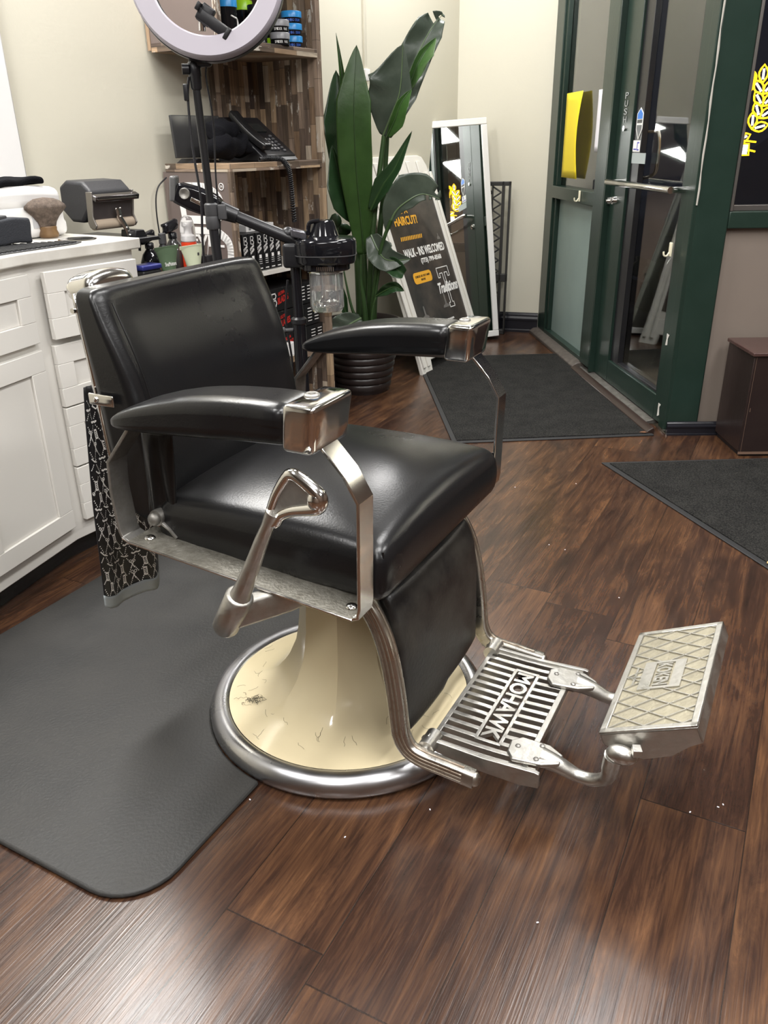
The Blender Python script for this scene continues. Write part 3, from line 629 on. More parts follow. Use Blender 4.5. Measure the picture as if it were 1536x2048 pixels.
for sd in (-1, 1): pad(sd)
# side frames
for sd in (-1, 1):
    y0, y1 = sd * .335, sd * .288
    g = G()
    path = [(-.225, .752), (-.292, .674), (-.297, .614), (-.291, .534), (-.286, .522), (-.270, .515)]
    g.ribbon(path, y0, y1, .006); g.make('rear_side_plate', M_worn, chair, ang=20, bevel=.0012)
    g = G()
    path = [(.212, .477), (.224, .482), (.227, .50), (.231, .690), (.206, .733), (.166, .776), (.158, .780), (.150, .779), (.146, .788), (.13, .789)]
    g.ribbon(path, y0, y1, .006); g.make('front_arm_strap', M_chrome, chair, ang=20, bevel=.0014)
    g = G()
    g.prism([(-.272, .514), (.214, .475), (.214, .480), (-.272, .519)], (0, y0, 0), (1, 0, 0), (0, 0, 1), (0, -sd * .075, 0)); g.make('side_rail', M_alu_dirty, chair, bevel=.0015)
    g = G(); g.tube([(-.285, y0, .522), (-.271, y0, .5155), (.214, y0, .4765)], .0028, 8); g.make('rail_lip', M_chrome, chair)
    for x_, z_ in ((-.245, .5175), (.196, .4825)):
        g = G(); g.ball((x_, sd * .305, z_), .011, 16, sc=(1, 1, .45)); g.make('rivet', M_chrome, chair)
    g = G(); g.ball((-.243, sd * .290, .550), .013, 18, sc=(1, .8, 1)); g.cyl((-.243, sd * .25, .55), (-.243, sd * .285, .55), .016, 20); g.tube([(-.243, sd * .275, .55), (-.215, sd * .272, .53), (-.20, sd * .272, .515)], .012, 8, sq=(2.0, .5), up=(0, 1, 0)); g.make('hinge_bolt', M_worn, chair)
# steel strap under the arm pad rear
for sd in (-1, 1):
    g = G(); g.ribbon([(-.228, .750), (-.10, .757), (.12, .768)], sd * .328, sd * .292, .005); g.make('pad_strap', M_worn, chair)
# leg rest
def leg_fn(x, y, z):
    zz = .292 + z; xf = interp(zz, [(.13, .243), (.22, .241), (.33, .236), (.40, .226), (.44, .208), (.46, .19)]); k = (1 - abs(y / .19) ** 3)
    w_ = interp(zz, [(.13, .955), (.2, .98), (.38, 1.02), (.44, 1.0)])
    return (xf - .017 + x + (.008 * k if x > 0 else 0), y * w_, zz - .010 * (y < 0) * (z < -.1))
g = G(); g.rbox((.017, .192, .152), .014, 14, leg_fn); g.make('leg_rest_pad', M_leather_w, chair, ang=80)
# leg frame rails
for sd in (-1, 1):
    pth = [(.155, .448), (.180, .428), (.203, .385), (.220, .325), (.232, .25), (.238, .19), (.243, .160), (.258, .134), (.285, .122), (.33, .118), (.395, .113)]
    pts = smooth([(x, sd * .212, z - .006) for x, z in pth], 5)
    g = G(); g.tube(pts, 1, 16, sq=(.026, .034), up=(0, 1, 0)); g.ball(pts[-1], .0165, 14, sc=(.7, .8, 1.0))
    rail = g.make('leg_rail', mat('aged_chrome', (.60, .58, .54), .2, 1, noise=(20, (.38, .34, .28), .8), roughvar=.25), chair, ang=50)
    g = G()
    TT = [(pts[min(i + 1, len(pts) - 1)] - pts[max(i - 1, 0)]).normalized() for i in range(len(pts))]; NN = [V((t_.z, 0, -t_.x)) * (1 if t_.z < 0 else 1) for t_ in TT]
    for off in (-.0085, .0, .0085): g.tube([p + V((0, sd * .0125, 0)) + n_ * off for p, n_ in list(zip(pts, NN))[:-2]], .0022, 6)
    g.tube([p - n_ * .0165 + V((0, 0, .0)) for p, n_ in list(zip(pts, NN))[:-2]], .0030, 6)
    g.make('rusty_groove', M_rust, rail)
    g = G(); g.cyl((.288, sd * .155, .128), (.288, sd * .200, .128), .017, 22); g.cyl((.288, sd * .200, .128), (.288, sd * .206, .128), .009, 14); g.make('hinge_pin', M_alu, rail)
# foot grate
GZ = [(.29, .130), (.40, .128), (.50, .134)]
g = G(); T = .011
def bar(x0, x1, y0, y1, th=.017):
    n_ = 5
    pr_ = [(x0 + (x1 - x0) * k / n_, interp(x0 + (x1 - x0) * k / n_, GZ)) for k in range(n_ + 1)]
    g.prism([(a, b) for a, b in pr_] + [(a, b - th) for a, b in pr_[::-1]], (0, y0, 0), (1, 0, 0), (0, 0, 1), (0, y1 - y0, 0))
NB = 15; YG = .168
for k in range(NB):
    y = -YG + 2 * YG * k / (NB - 1); x1 = .498 if abs(y) > .10 else .478
    if 2 <= k <= NB - 3: bar(.292, .362, y - .0052, y + .0052); bar(.412, x1 - .004, y - .0052, y + .0052)
    else: bar(.292, x1, y - .0054, y + .0054)
bar(.284, .294, -YG - .005, YG + .005, .014); bar(.358, .366, -.125, .125); bar(.408, .416, -.125, .125); bar(.470, .482, -YG, YG, .016)
bar(.360, .414, .120, .128); bar(.360, .414, -.128, -.120)
for sd in (-1, 1):
    g.prism([(.270, .135), (.285, .146), (.30, .136), (.40, .133), (.50, .139), (.508, .137), (.508, .105), (.47, .098), (.38, .100), (.30, .112), (.272, .120)], (0, sd * (YG + .004), 0), (1, 0, 0), (0, 0, 1), (0, sd * .009, 0))
    g.prism([(.455, .139), (.508, .137), (.508, .105), (.455, .11)], (0, sd * .10, 0), (1, 0, 0), (0, 0, 1), (0, sd * (YG - .095), 0)) if 0 else None
g.prism([(.470, .134), (.482, .134), (.480, .108), (.472, .108)], (0, -.10, 0), (1, 0, 0), (0, 0, 1), (0, .20, 0))
fg = g.make('foot_grate', M_alu, chair, bevel=.0012)
g = G(); g.text('MOHAWK', (.3685, .117, .1195), (0, -1, 0), (1, 0, 0), .234, .037, .009, bold=True); g.make('maker_lettering', M_alu, fg)
# brackets, rods and upper foot plate
for sd in (-1, 1):
    g = G(); yb = sd * .128
    g.prism([(.435, yb - .02), (.45, yb - .038), (.505, yb - .030), (.535, yb - .013), (.535, yb + .013), (.505, yb + .030), (.45, yb + .030), (.432, yb + .012)], (0, 0, .1335), (1, 0, 0), (0, 1, 0), (0, 0, .009))
    br = g.make('rod_bracket', M_alu, chair, bevel=.003, seg=3)
    for q in ((.450, yb), (.492, yb - .02), (.492, yb + .02)):
        g = G(); g.ball((q[0], q[1], .1428), .0055, 12, sc=(1, 1, .5)); g.make('rivet', M_worn, br)
    g = G()
    pts = smooth([(.495, yb, .134), (.53, yb, .128), (.565, yb, .118), (.595, yb + sd * .004, .122), (.618, yb + sd * .014, .142), (.628, yb + sd * .032, .172), (.632, yb + sd * .050, .205), (.636, yb + sd * .058, .238)], 6)
    rr = [interp(i / (len(pts) - 1), [(0, .020), (.12, .017), (.3, .0125), (.5, .012), (.7, .014), (.85, .016), (1, .017)]) for i in range(len(pts))]
    g.tube(pts, rr, 14); g.ball((.648, sd * .190, .247), .021, 18, sc=(1.25, .75, .85)); rod = g.make('support_rod', M_alu, chair, ang=70)
    g = G(); g.box((.672, sd * .192, .266), (.015, .018, .014), rz=.4); g.make('square_nut', M_alu, rod, bevel=.001)
# tilted plate; local plate frame: px forward up the slope, py far, pz normal
TI = math.atan2(.070, .150); PM = Matrix.Translation((.605, 0, .262)) @ Matrix.Rotation(-TI, 4, 'Y'); PL = .168; PW = .173
g = G()
g.b2((0, -PW, -.004), (PL, PW, 0), PM)
for a in ((0, -PW, .012, PW), (PL - .012, -PW, PL, PW), (0, -PW, PL, -PW + .012), (0, PW - .012, PL, PW)): g.b2((a[0], a[1], -.0005), (a[2], a[3], .004), PM)
g.b2((PL - .004, -PW, -.030), (PL, PW, 0), PM); g.b2((0, -PW, -.02), (.004, PW, 0), PM)
side = [(0, 0), (PL, 0), (PL, -.030), (.145, -.036), (.11, -.052), (.06, -.056), (.02, -.036), (0, -.020)]
for y in (-PW, PW - .004):
    g.prism(side, PM @ V((0, y, 0)), PM.to_3x3() @ V((1, 0, 0)), PM.to_3x3() @ V((0, 0, 1)), (0, .004, 0))
fp = g.make('foot_plate', M_alu, chair, bevel=.0014)
g = G(); g.b2((.011, -PW + .011, .0), (PL - .011, PW - .011, .0006), PM); g.make('grimy_recess', mat('beige_grime', (.33, .30, .22), .55, .35, noise=(30, (.20, .18, .13), .8), bump=(150, .2)), fp)
g = G(); step = .0405
def ridge(p, q):
    p, q = V((*p, 0)), V((*q, 0)); d = (q - p); L_ = d.length; d.normalize(); nn_ = V((-d.y, d.x, 0)) * .0014
    g.add([p + nn_, p - nn_, q - nn_, q + nn_] + [a_ + V((0, 0, .0035)) for a_ in (p + nn_ * .7, p - nn_ * .7, q - nn_ * .7, q + nn_ * .7)], [(0, 1, 2, 3), (4, 5, 6, 7), (0, 1, 5, 4), (1, 2, 6, 5), (2, 3, 7, 6), (3, 0, 4, 7)], PM)
xa, xb_, ya, yb_ = .012, PL - .012, -PW + .012, PW - .012
slope = .62
for sg in (1, -1):
    for k in range(-8, 20):
        c0 = ya + (k) * step
        # line y = c0 + sg*slope*(x-xa)
        seg = []
        N = 60
        for i in range(N):
            x_a = xa + (xb_ - xa) * i / N; x_b = xa + (xb_ - xa) * (i + 1) / N; xm = (x_a + x_b) / 2; ym = c0 + sg * slope * (xm - xa)
            ok = ya < ym < yb_ and not (abs(ym) < .047 and .040 < xm < .118)
            if ok: seg.append((x_a, x_b))
            if (not ok or i == N - 1) and seg:
                ridge((seg[0][0], c0 + sg * slope * (seg[0][0] - xa)), (seg[-1][1], c0 + sg * slope * (seg[-1][1] - xa))); seg = []
g.make('diamond_ridges', M_alu, fp)
g = G()
for a in ((.040, -.047, .062, .047), (.098, -.047, .118, .047)): g.b2((a[0], a[1], 0), (a[2], a[3], .0035), PM)
for a in ((.062, .040, .098, .047), (.062, -.047, .098, -.040), (.014, -.004, .04, .0), (.026, -.03, .030, .03)): g.b2((a[0], a[1], 0), (a[2], a[3], .0035), PM)
g.make('name_panel', M_alu, fp)
ex_ = PM.to_3x3() @ V((0, -1, 0)); ey_ = PM.to_3x3() @ V((1, 0, 0))
g = G(); g.text('KOKEN', PM @ V((.066, .037, .0)), ex_, ey_, .074, .028, .004, bold=True); g.make('maker_lettering', M_alu, fp)
# lever
g = G()
LP = smooth([(.030, -.392, .505), (.045, -.392, .535), (.066, -.394, .577), (.086, -.395, .620), (.104, -.396, .655), (.118, -.396, .682)], 5)
g.tube(LP, [interp(i / (len(LP) - 1), [(0, .019), (.12, .0165), (.5, .0125), (.8, .011), (1, .014)]) for i in range(len(LP))], 16)
lv = g.make('lever', M_alu, chair, ang=70)
# head: triangular loop with a sunken face
tri = [(.104, .662), (.124, .710), (.146, .744), (.156, .750), (.168, .747), (.198, .728), (.204, .716), (.198, .704), (.180, .698), (.152, .690), (.130, .678), (.118, .662)]
g = G(); nT = len(tri)
loopp = smooth([(x, -.396, z) for x, z in tri + [tri[0]]], 4)
g.tube(loopp, [.0085 + .003 * interp(p[0], [(.12, 0), (.2, 1)]) for p in loopp], 12, cap=False); g.ball((.197, -.396, .716), .0165, 16, sc=(1, .9, 1.1)); g.make('lever_head', M_chrome, lv, ang=80)
g = G(); g.prism([(x, z) for x, z in tri], (0, -.400, 0), (1, 0, 0), (0, 0, 1), (0, .006, 0)); g.make('lever_inset', M_worn, lv)
g = G(); a_, b_ = V((.031, -.392, .508)), V((-.016, -.388, .424)); dd = (b_ - a_)
g.tube([a_, a_ + dd * .03, a_ + dd * .9, a_ + dd * .985, b_], [.021, .0245, .0235, .019, .012], 24); g.tube([(.010, -.385, .462), (.06, -.30, .462), (.10, -.20, .462)], 1, 14, sq=(.050, .030), up=(0, 0, 1)); g.make('lever_socket', M_alu, lv, ang=60)

# clip and cape hanging at the back
clip = empty('sectioning_clip', CHO + Matrix.Rotation(CRZ, 3, 'Z') @ V((-.352, -.269, .766)), CRZ, 'small metal clip holding the patterned cape on the chair back', 'clip')
g = G(); g.rbox((.031, .0025, .011), .0024, 3); g.make('clip_plate', M_chrome, clip)
g = G(); g.ball((-.012, -.004, 0), .006, 12, sc=(1, .5, 1)); g.make('rivet', M_chrome, clip)
CB = Matrix.Translation(CHO) @ Matrix.Rotation(CRZ, 4, 'Z')
def cape_pt(u, v):
    """u across (0 near side .. 1 far), v down"""
    yl = interp(v, [(0, -.243), (.15, -.252), (.5, -.268), (1, -.280)]); yr = interp(v, [(0, -.222), (.15, -.21), (.4, -.17), (.65, -.120), (.85, -.085), (1, -.085)])
    y = yl + (yr - yl) * u
    x = -.424 - .012 * v + (.002 + .016 * v) * sin(u * 9.0 + .6 + v) * (.3 + .7 * u)
    zb = interp(u, [(0, .305), (.06, .295), (.2, .283), (.4, .280), (.6, .284), (.75, .276), (.9, .28), (1, .325)])
    return V((x, y, .775 + (zb - .775) * v))
CMo = Matrix.Translation((-.42, -.2, .5)); cape = empty('barber_cape', CB @ V((-.42, -.2, .5)), CRZ, 'black barber cape with white scissors pattern hanging behind the chair', 'cape')
sh_ = V((-.42, -.2, .5))
g = G(); g.grid(lambda u, v: cape_pt(u, v * .955) - sh_, 48, 40); g.make('cloth', mat('cape_fabric', (.010, .010, .012), .45, bump=(300, .1)), cape, solid=.0012, ang=80)
g = G(); g.grid(lambda u, v: cape_pt(u, .95 + v * .06) - sh_ + V((0, -.0008, 0)), 48, 4); g.make('hem', mat('grey_lining', (.30, .33, .34), .5), cape, solid=.0025, ang=80)
g = G()
def ln(pts, w_=.0011, closed=False):
    """flat stroke on the cape; pts in (u, v) with u,v in metres over the cloth"""
    P3 = []
    for a, b in pts:
        uu = a; vv = b
        if not (0.01 < uu < .99 and 0.02 < vv < .95): return
        p = cape_pt(uu, vv); e = .004; du = (cape_pt(uu + e, vv) - cape_pt(uu - e, vv)); dv = (cape_pt(uu, vv + e) - cape_pt(uu, vv - e)); nn_ = dv.cross(du).normalized()
        if nn_.x * .5 - nn_.y * .85 < 0: nn_ = -nn_
        P3.append((p + nn_ * .0016 - sh_, nn_))
    if len(P3) < 2: return
    for i in range(len(P3) - 1):
        (a, na), (b, nb) = P3[i], P3[i + 1]; d = (b - a)
        if d.length < 1e-6: continue
        s_ = d.normalized().cross(na) * w_
        g.add([a + s_, a - s_, b - s_, b + s_], [(0, 1, 2, 3)])
def motif(kind, u0, v0, wv):
    sc = .011
    def T_(pts, w_=.0011, ang=0):
        q = []
        for x, y in pts:
            x, y = x * cos(ang) - y * sin(ang), x * sin(ang) + y * cos(ang)
            q.append((u0 + x * sc / wv, v0 + y * sc / .5))
        ln(q, w_)
    circ = lambda cx, cy, r: [(cx + r * cos(t * pi / 4), cy + r * sin(t * pi / 4)) for t in range(9)]
    if kind == 0: T_([(-.5, .9), (.25, -.4)], ang=.1); T_([(.5, .9), (-.25, -.4)], ang=.1); T_(circ(-.4, -.75, .32), .0007, .1); T_(circ(.4, -.75, .32), .0007, .1)
    elif kind == 1: T_([(-1, -.2), (-.7, .15), (-.3, .1), (0, -.1), (.3, .1), (.7, .15), (1, -.2)], .0018)
    elif kind == 2:
        T_([(-.4, -.7), (.4, -.7), (.4, .7), (-.4, .7), (-.4, -.7)], .0008)
        for q in (-.35, 0, .35): T_([(-.35, q + .2), (.35, q - .1)], .0008)
        T_([(-.5, -.85), (.5, -.85)], .0014); T_([(-.5, .85), (.5, .85)], .0014)
    else: T_([(-1, -.5), (0, .1), (1.0, .25)], .0013); T_([(0, .1), (.9, -.3)], .0008)
rows = 17
for r_i in range(rows):
    v0 = .04 + r_i * .054; wv = .03 + (interp(v0, [(0, .02), (.5, .13), (1, .24)]))
    nn = max(1, int(wv / .030))
    for c_i in range(nn + 1):
        u0 = (c_i + .5 * (r_i % 2)) / nn
        motif((r_i + 2 * c_i + (r_i // 2)) % 4, u0, v0, wv)
        for q in (.3, .45, .6, .75):
            for sg in (-1, 1):
                uu = u0 + sg * q * .5 / nn; vv = v0 + q * .054
                ln([(uu - .0012 / wv, vv), (uu + .0012 / wv, vv)], .0013)
g.make('printed_pattern', M_wletter, cape)['kind'] = 'stuff'

# ------------------------------------------------------------------ left wall things; local frames: x along the wall, -y out into the room
C0 = V((0, 0, CH))
def onL(u, v, d):
    r_ = U(u, v); t = ((d - 2.61) - C0.dot(NL)) / r_.dot(NL); q = C0 + r_ * t; return q.dot(DL), q.z
def wl(name, p, d, z, label, cat, group=None, rz=0): return empty(name, LW(p, d, z), RZL + rz, label, cat, group)

# vanity cabinet: origin at the bend of its front
cab = wl('vanity_cabinet', 1.40, .585, 0, 'white shaker vanity cabinet with bowed front left of the chair', 'cabinet')
tA = math.tan(R(14.4)); LX_ = -.74
g = G(); pl = [(LX_, .55), (LX_, LX_ * tA), (0, 0), (.375, 0), (.375, .30), (.12, .55)]
g.prism(pl, (0, 0, .08), (1, 0, 0), (0, 1, 0), (0, 0, .832)); g.make('carcass', M_white, cab, bevel=.002)
g = G(); pk = [(LX_, .54), (LX_, LX_ * tA + .06), (0, .06), (.33, .06), (.33, .29), (.12, .54)]
g.prism(pk, (0, 0, 0), (1, 0, 0), (0, 1, 0), (0, 0, .082)); g.make('toe_kick', M_base, cab)
M_sh = M_white
def shaker(name, M, x0, x1, z0, z1, fr=.055, y=-.001, th=.018, parent=None, fz=None):
    """shaker front in the plane y of matrix M, facing -y"""
    fz = fz or fr; g = G()
    g.b2((x0, y - th, z0), (x1, y, z0 + fz), M); g.b2((x0, y - th, z1 - fz), (x1, y, z1), M)
    g.b2((x0, y - th, z0 + fz), (x0 + fr, y, z1 - fz), M); g.b2((x1 - fr, y - th, z0 + fz), (x1, y, z1 - fz), M)
    g.b2((x0 + fr, y - th + .008, z0 + fz), (x1 - fr, y, z1 - fz), M)
    return g.make(name, M_sh, parent or cab, bevel=.0015)
MD = Matrix.Identity(4)
shaker('drawer', Matrix.Translation((.03, 0, 0)) @ Matrix.Rotation(R(-3.0), 4, 'Z') @ Matrix.Translation((-.03, -.014, 0)), .032, .345, .703, .888, fz=.058)
for a_, b_ in ((.503, .684), (.317, .499), (.140, .312)): shaker('drawer', MD, .032, .345, a_, b_, fz=.055)
ML = Matrix.Rotation(R(14.4), 4, 'Z')
for xr in (-.018, -.382):
    shaker('drawer', ML, xr - .352, xr, .703, .888, fz=.058)
    shaker('door', ML, xr - .352, xr, .135, .682, fr=.058)
ct = wl('countertop', 1.40, .585, .912, 'white marble countertop slab on the vanity cabinet', 'countertop')
g = G(); pl = [(LX_, .56), (LX_, LX_ * tA - .022), (.0, -.022), (.395, -.022), (.387, .295), (.13, .56)]
g.prism(pl, (0, 0, .0), (1, 0, 0), (0, 1, 0), (0, 0, .031)); g.make('slab', M_marble, ct, bevel=.004, seg=3)
g = G(); g.lathe([(.052, 0), (.056, .0015), (.050, .003), (.044, .001)], 40, Matrix.Translation((.275, .116, .0312))); g.make('hole_ring', M_chrome, ct, ang=60)
g = G(); g.lathe([(.0, 0), (.045, .0)], 40, Matrix.Translation((.275, .116, .0318))); g.make('hole', mat('hole_liner', (.30, .28, .25), .4, .5), ct)
# ribbed mat
rm = wl('ribbed_mat', 1.38, .49, .9435, 'dark grey ribbed barber tool mat on the countertop', 'tool mat')
g = G(); g.prism([(-.55, -.04), (-.18, -.135), (-.02, -.105), (.20, -.085), (.245, -.06), (.215, -.01), (.02, .10), (-.2, .14), (-.55, .14)], (0, 0, 0), (1, 0, 0), (0, 1, 0), (0, 0, .003)); g.make('mat_base', M_dark, rm, bevel=.001)
g = G()
for k in range(44):
    x = -.5 + k * .0165; y0 = interp(x, [(-.55, -.03), (-.18, -.125), (-.02, -.098), (.20, -.078), (.23, -.06)]); y1 = interp(x, [(-.55, .13), (-.2, .13), (.02, .09), (.2, -.01), (.23, -.045)])
    g.add(*[(lambda q: (q.v, q.f))(G().b2((x, y0, .003), (x + .008, y1, .0065)))][0])
g.make('ribs', M_rubber, rm)['kind'] = 'stuff'
# white towel warmer / wipe box with black cloth
wb = wl('towel_warmer', 1.57, .265, .9435, 'rounded white plastic towel warmer on the vanity counter', 'towel warmer')
g = G(); g.rbox((.185, .068, .048), .022, 6, lambda x, y, z: (x * (1 + .03 * (z < 0)), y, z + .048), None); g.make('body', M_wplastic, wb, ang=80)
g = G(); g.rbox((.183, .067, .030), .026, 8, lambda x, y, z: (x, y, z + .112 + (.010 * (1 - (x / .18) ** 2) if z > 0 else 0))); g.make('lid', M_wplastic, wb, ang=80)
g = G(); g.b2((.06, -.0705, .03), (.09, -.068, .075)); g.make('vent_label', mat('pale_grey_print', (.45, .45, .47), .5), wb)
cl = wl('folded_cloth', 1.60, .265, 1.094, 'crumpled black cloth lying on the white towel warmer', 'cloth')
g = G(); g.rbox((.105, .055, .010), .009, 14, lambda x, y, z: (x, y + .006 * sin(x * 40), z + .004 * sin(x * 60) * sin(y * 45 + 1) + .009 + .004 * sin(x * 23) - .03 * max(0, abs(x) - .05))); g.make('cloth_fold', M_cloth, cl, ang=80)
# neck brush
nb = wl('neck_brush', 1.675, .34, .9435, 'barber neck duster brush with brown bristles and wood handle', 'brush')
g = G(); g.lathe([(.0, 0), (.026, 0), (.0285, .004), (.029, .012), (.025, .022), (.026, .030), (.024, .034)], 28); g.make('handle', M_wood_b, nb, ang=60)
g = G()
pr_ = [(.023, .033), (.026, .045), (.037, .062), (.050, .076), (.058, .086), (.055, .094), (.044, .104), (.028, .112), (.0, .116)]
n = 60; vs_ = [(r_ * cos(2 * pi * i / n) * (1 + .03 * sin(i * 5.3)) * 1.18, r_ * sin(2 * pi * i / n) * (1 + .03 * sin(i * 5.3)) * .8, z) for r_, z in pr_ for i in range(n)]
g.add(vs_, [(j * n + i, j * n + (i + 1) % n, (j + 1) * n + (i + 1) % n, (j + 1) * n + i) for j in range(len(pr_) - 1) for i in range(n)])
g.make('bristles', mat('brown_bristles', (.06, .042, .032), .8, noise=(70, (.20, .15, .115), .8), bump=(400, .6)), nb, ang=80)
# small dark box
db = wl('cloth_bag', 1.455, .425, .9505, 'small dark grey fabric pouch on the ribbed mat', 'pouch')
g = G(); g.rbox((.075, .038, .034), .007, 8, lambda x, y, z: (x + .002 * sin(z * 90), y, z + .034 + .002 * sin(x * 70))); g.make('pouch_body', mat('charcoal_fabric', (.028, .030, .036), .9, bump=(300, .3)), db, ang=80)
g = G(); g.rbox((.030, .030, .006), .004, 3, M=Matrix.Translation((-.02, 0, .071))); g.make('pouch_flap', M_dark, db)
# neck strip dispenser
ds = wl('neck_strip_dispenser', 2.0, .19, .935, 'black and steel neck strip dispenser on a bent bracket', 'dispenser'); ds.scale = (.93, .93, .93)
g = G(); prof = [(-.075, .085), (-.085, .135), (-.045, .168), (.045, .172), (.085, .150), (.088, .07), (.04, .03), (-.02, .028)]
g.prism([(a, b) for a, b in prof], (-.095, 0, 0), (0, 1, 0), (0, 0, 1), (.19, 0, 0)); hood = g.make('hood', mat('matte_black_vinyl', (.028, .028, .031), .5, bump=(200, .1)), ds, bevel=.012, seg=4)
g = G(); g.prism([(-.088, .128), (-.110, .118), (-.104, .100), (-.082, .112)], (-.095, 0, 0), (0, 1, 0), (0, 0, 1), (.205, 0, 0)); g.make('cutter_bar', mat('dark_steel', (.20, .19, .20), .2, 1), ds, bevel=.003)
g = G(); g.b2((-.085, -.112, .1075), (.095, -.108, .1105)); g.make('cutter_slot', M_chrome, ds)
g = G(); g.prism([(-.080, .10), (-.070, .035), (-.064, .035), (-.074, .10)], (-.085, 0, 0), (0, 1, 0), (0, 0, 1), (.18, 0, 0)); g.make('face_plate', mat('smoked_steel', (.17, .155, .16), .35, .8), ds, bevel=.002)
for x in (-.098, .090):
    g = G(); g.prism([(-.095, .135), (-.062, .135), (-.052, .03), (-.06, .012), (-.085, .008), (-.096, .02), (-.082, .05), (-.090, .09)], (x, 0, 0), (0, 1, 0), (0, 0, 1), (.006, 0, 0)); g.make('side_plate', mat('grey_steel', (.30, .28, .26), .35, .9), ds, bevel=.002)
g = G(); g.cyl((-.09, -.070, .022), (.092, -.070, .022), .018, 24); g.make('paper_roll', M_beige, ds)
g = G(); g.tube([(.015, -.088, .075), (.015, -.092, .045), (.035, -.10, .0), (.045, -.10, -.03)], 1, 8, sq=(.022, .006), up=(1, 0, 0)); g.make('bracket_arm', M_chrome, ds, ang=25)
for q in ((.005, -.091, .072), (.025, -.091, .074), (.018, -.094, .045), (.034, -.102, .005), (.044, -.104, -.022)):
    g = G(); g.ball(q, .0045, 10); g.make('bracket_screw', M_chrome, ds)
g = G(); g.prism([(-.13, -.03), (.13, -.03), (.145, -.045), (-.14, -.045)], (0, -.16, 0), (1, 0, 0), (0, 0, 1), (0, .34, 0)); g.prism([(.045, -.03), (.105, -.03), (.09, -.005), (.05, -.005)], (0, -.13, 0), (1, 0, 0), (0, 0, 1), (0, .08, 0)); g.make('wall_mount_base', M_black, ds, bevel=.003)

# wall mirror above the counter (its lower right frame shows)
wm = wl('wall_mirror', 1.36, .0, 1.09, 'white framed mirror on the wall above the counter', 'mirror')
g = G()
for a_ in ((-.38, -.03, 0, .36, -.001, .10), (-.38, -.03, 1.1, .36, -.001, 1.2), (-.5, -.03, 0, -.38, -.001, 1.2), (.36, -.03, 0, .5, -.001, 1.2)): g.b2(a_[:3], a_[3:])
g.make('frame', M_wplastic, wm, bevel=.006)
g = G(); g.b2((-.38, -.012, .1), (.36, -.004, 1.1)); g.make('mirror_glass', M_mirror, wm)
# conduit
cdt = wl('cable_conduit', 3.99, .0, 1.53, 'thin white vertical cable conduit on the corner wall', 'conduit')
g = G(); g.rbox((.011, .007, .63), .003, 2, M=Matrix.Translation((0, -.009, .63))); g.make('channel', M_wall, cdt); g = G(); g.rbox((.02, .012, .028), .004, 2, M=Matrix.Translation((0, -.014, -.02))); g.make('end_cap', M_wplastic, cdt)

# ------------------------------------------------------------------ supply trolley with bottles
tr = wl('supply_trolley', 2.14, .25, 0, 'black supply trolley holding hair products behind the chair', 'trolley')
for z in (.10, .42, .70):
    g = G(); g.b2((-.25, -.17, z), (.25, .17, z + .008))
    for a_ in ((-.25, -.17, .25, -.164), (-.25, .164, .25, .17), (-.25, -.164, -.244, .164), (.244, -.164, .25, .164)): g.b2((a_[0], a_[1], z), (a_[2], a_[3], z + .04))
    g.make('tray', M_black, tr)
for x in (-.24, .24):
    for y in (-.16, .16):
        g = G(); g.cyl((x, y, .05), (x, y, .72), .009, 10); lg = g.make('post', M_black, tr); g = G(); g.cyl((x - .012, y, .026), (x + .012, y, .026), .026, 16); g.make('caster', M_rubber, lg)
TZ = .709
def tube_item(u0, u1, d, zt, mt, label, name, cap_mt, lines, lmt):
    p0, _ = onL(u0, 500, d); p1, _ = onL(u1, 500, d); w_ = (p1 - p0); h = zt - TZ
    e = wl(name, (p0 + p1) / 2, d, TZ, label, 'tube')
    g = G(); g.lathe([(.016, 0), (.0165, .002), (.0165, .022), (.014, .024)], 24); g.make('cap', cap_mt, e)
    def fn(u, v):
        a = 2 * pi * u; k = v ** 1.1; rx = .020 + (w_ / 2 - .020) * k; ry = .020 * (1 - k) + .0012; return (rx * cos(a), ry * sin(a), .024 + (h - .024) * v)
    g = G(); g.grid(fn, 32, 12); g.make('tube_body', mt, e, ang=80)
    g = G(); g.b2((-w_ / 2, -.0022, h - .012), (w_ / 2, .0022, h)); g.make('crimp', mt, e)
    if lines:
        g = G()
        for s_, zz, ww, hh in lines: g.text(s_, (-ww / 2, -.021 * (1 - (zz / h) ** 1.1) - .003, zz), (1, 0, 0), (0, .12, 1), ww, hh, .0006)
        g.make('label_print', lmt, e)
    return e
tube_item(309, 357, .30, .862, mat('sage_tube', (.085, .13, .075), .4), 'sage green squeeze tube with white script on trolley', 'squeeze_tube', M_black, [('SheaMoisture', .085, .055, .014), ('FULL BEARD', .050, .060, .008)], M_wletter)
e = tube_item(360, 408, .30, .853, mat('pale_green_tube', (.52, .56, .40), .45), 'pale green squeeze tube standing beside the sage one', 'squeeze_tube', M_wplastic, [], M_wletter)
g = G(); g.b2((.018, -.009, .105), (.026, -.0075, .115)); g.make('label_mark', M_dark, e)
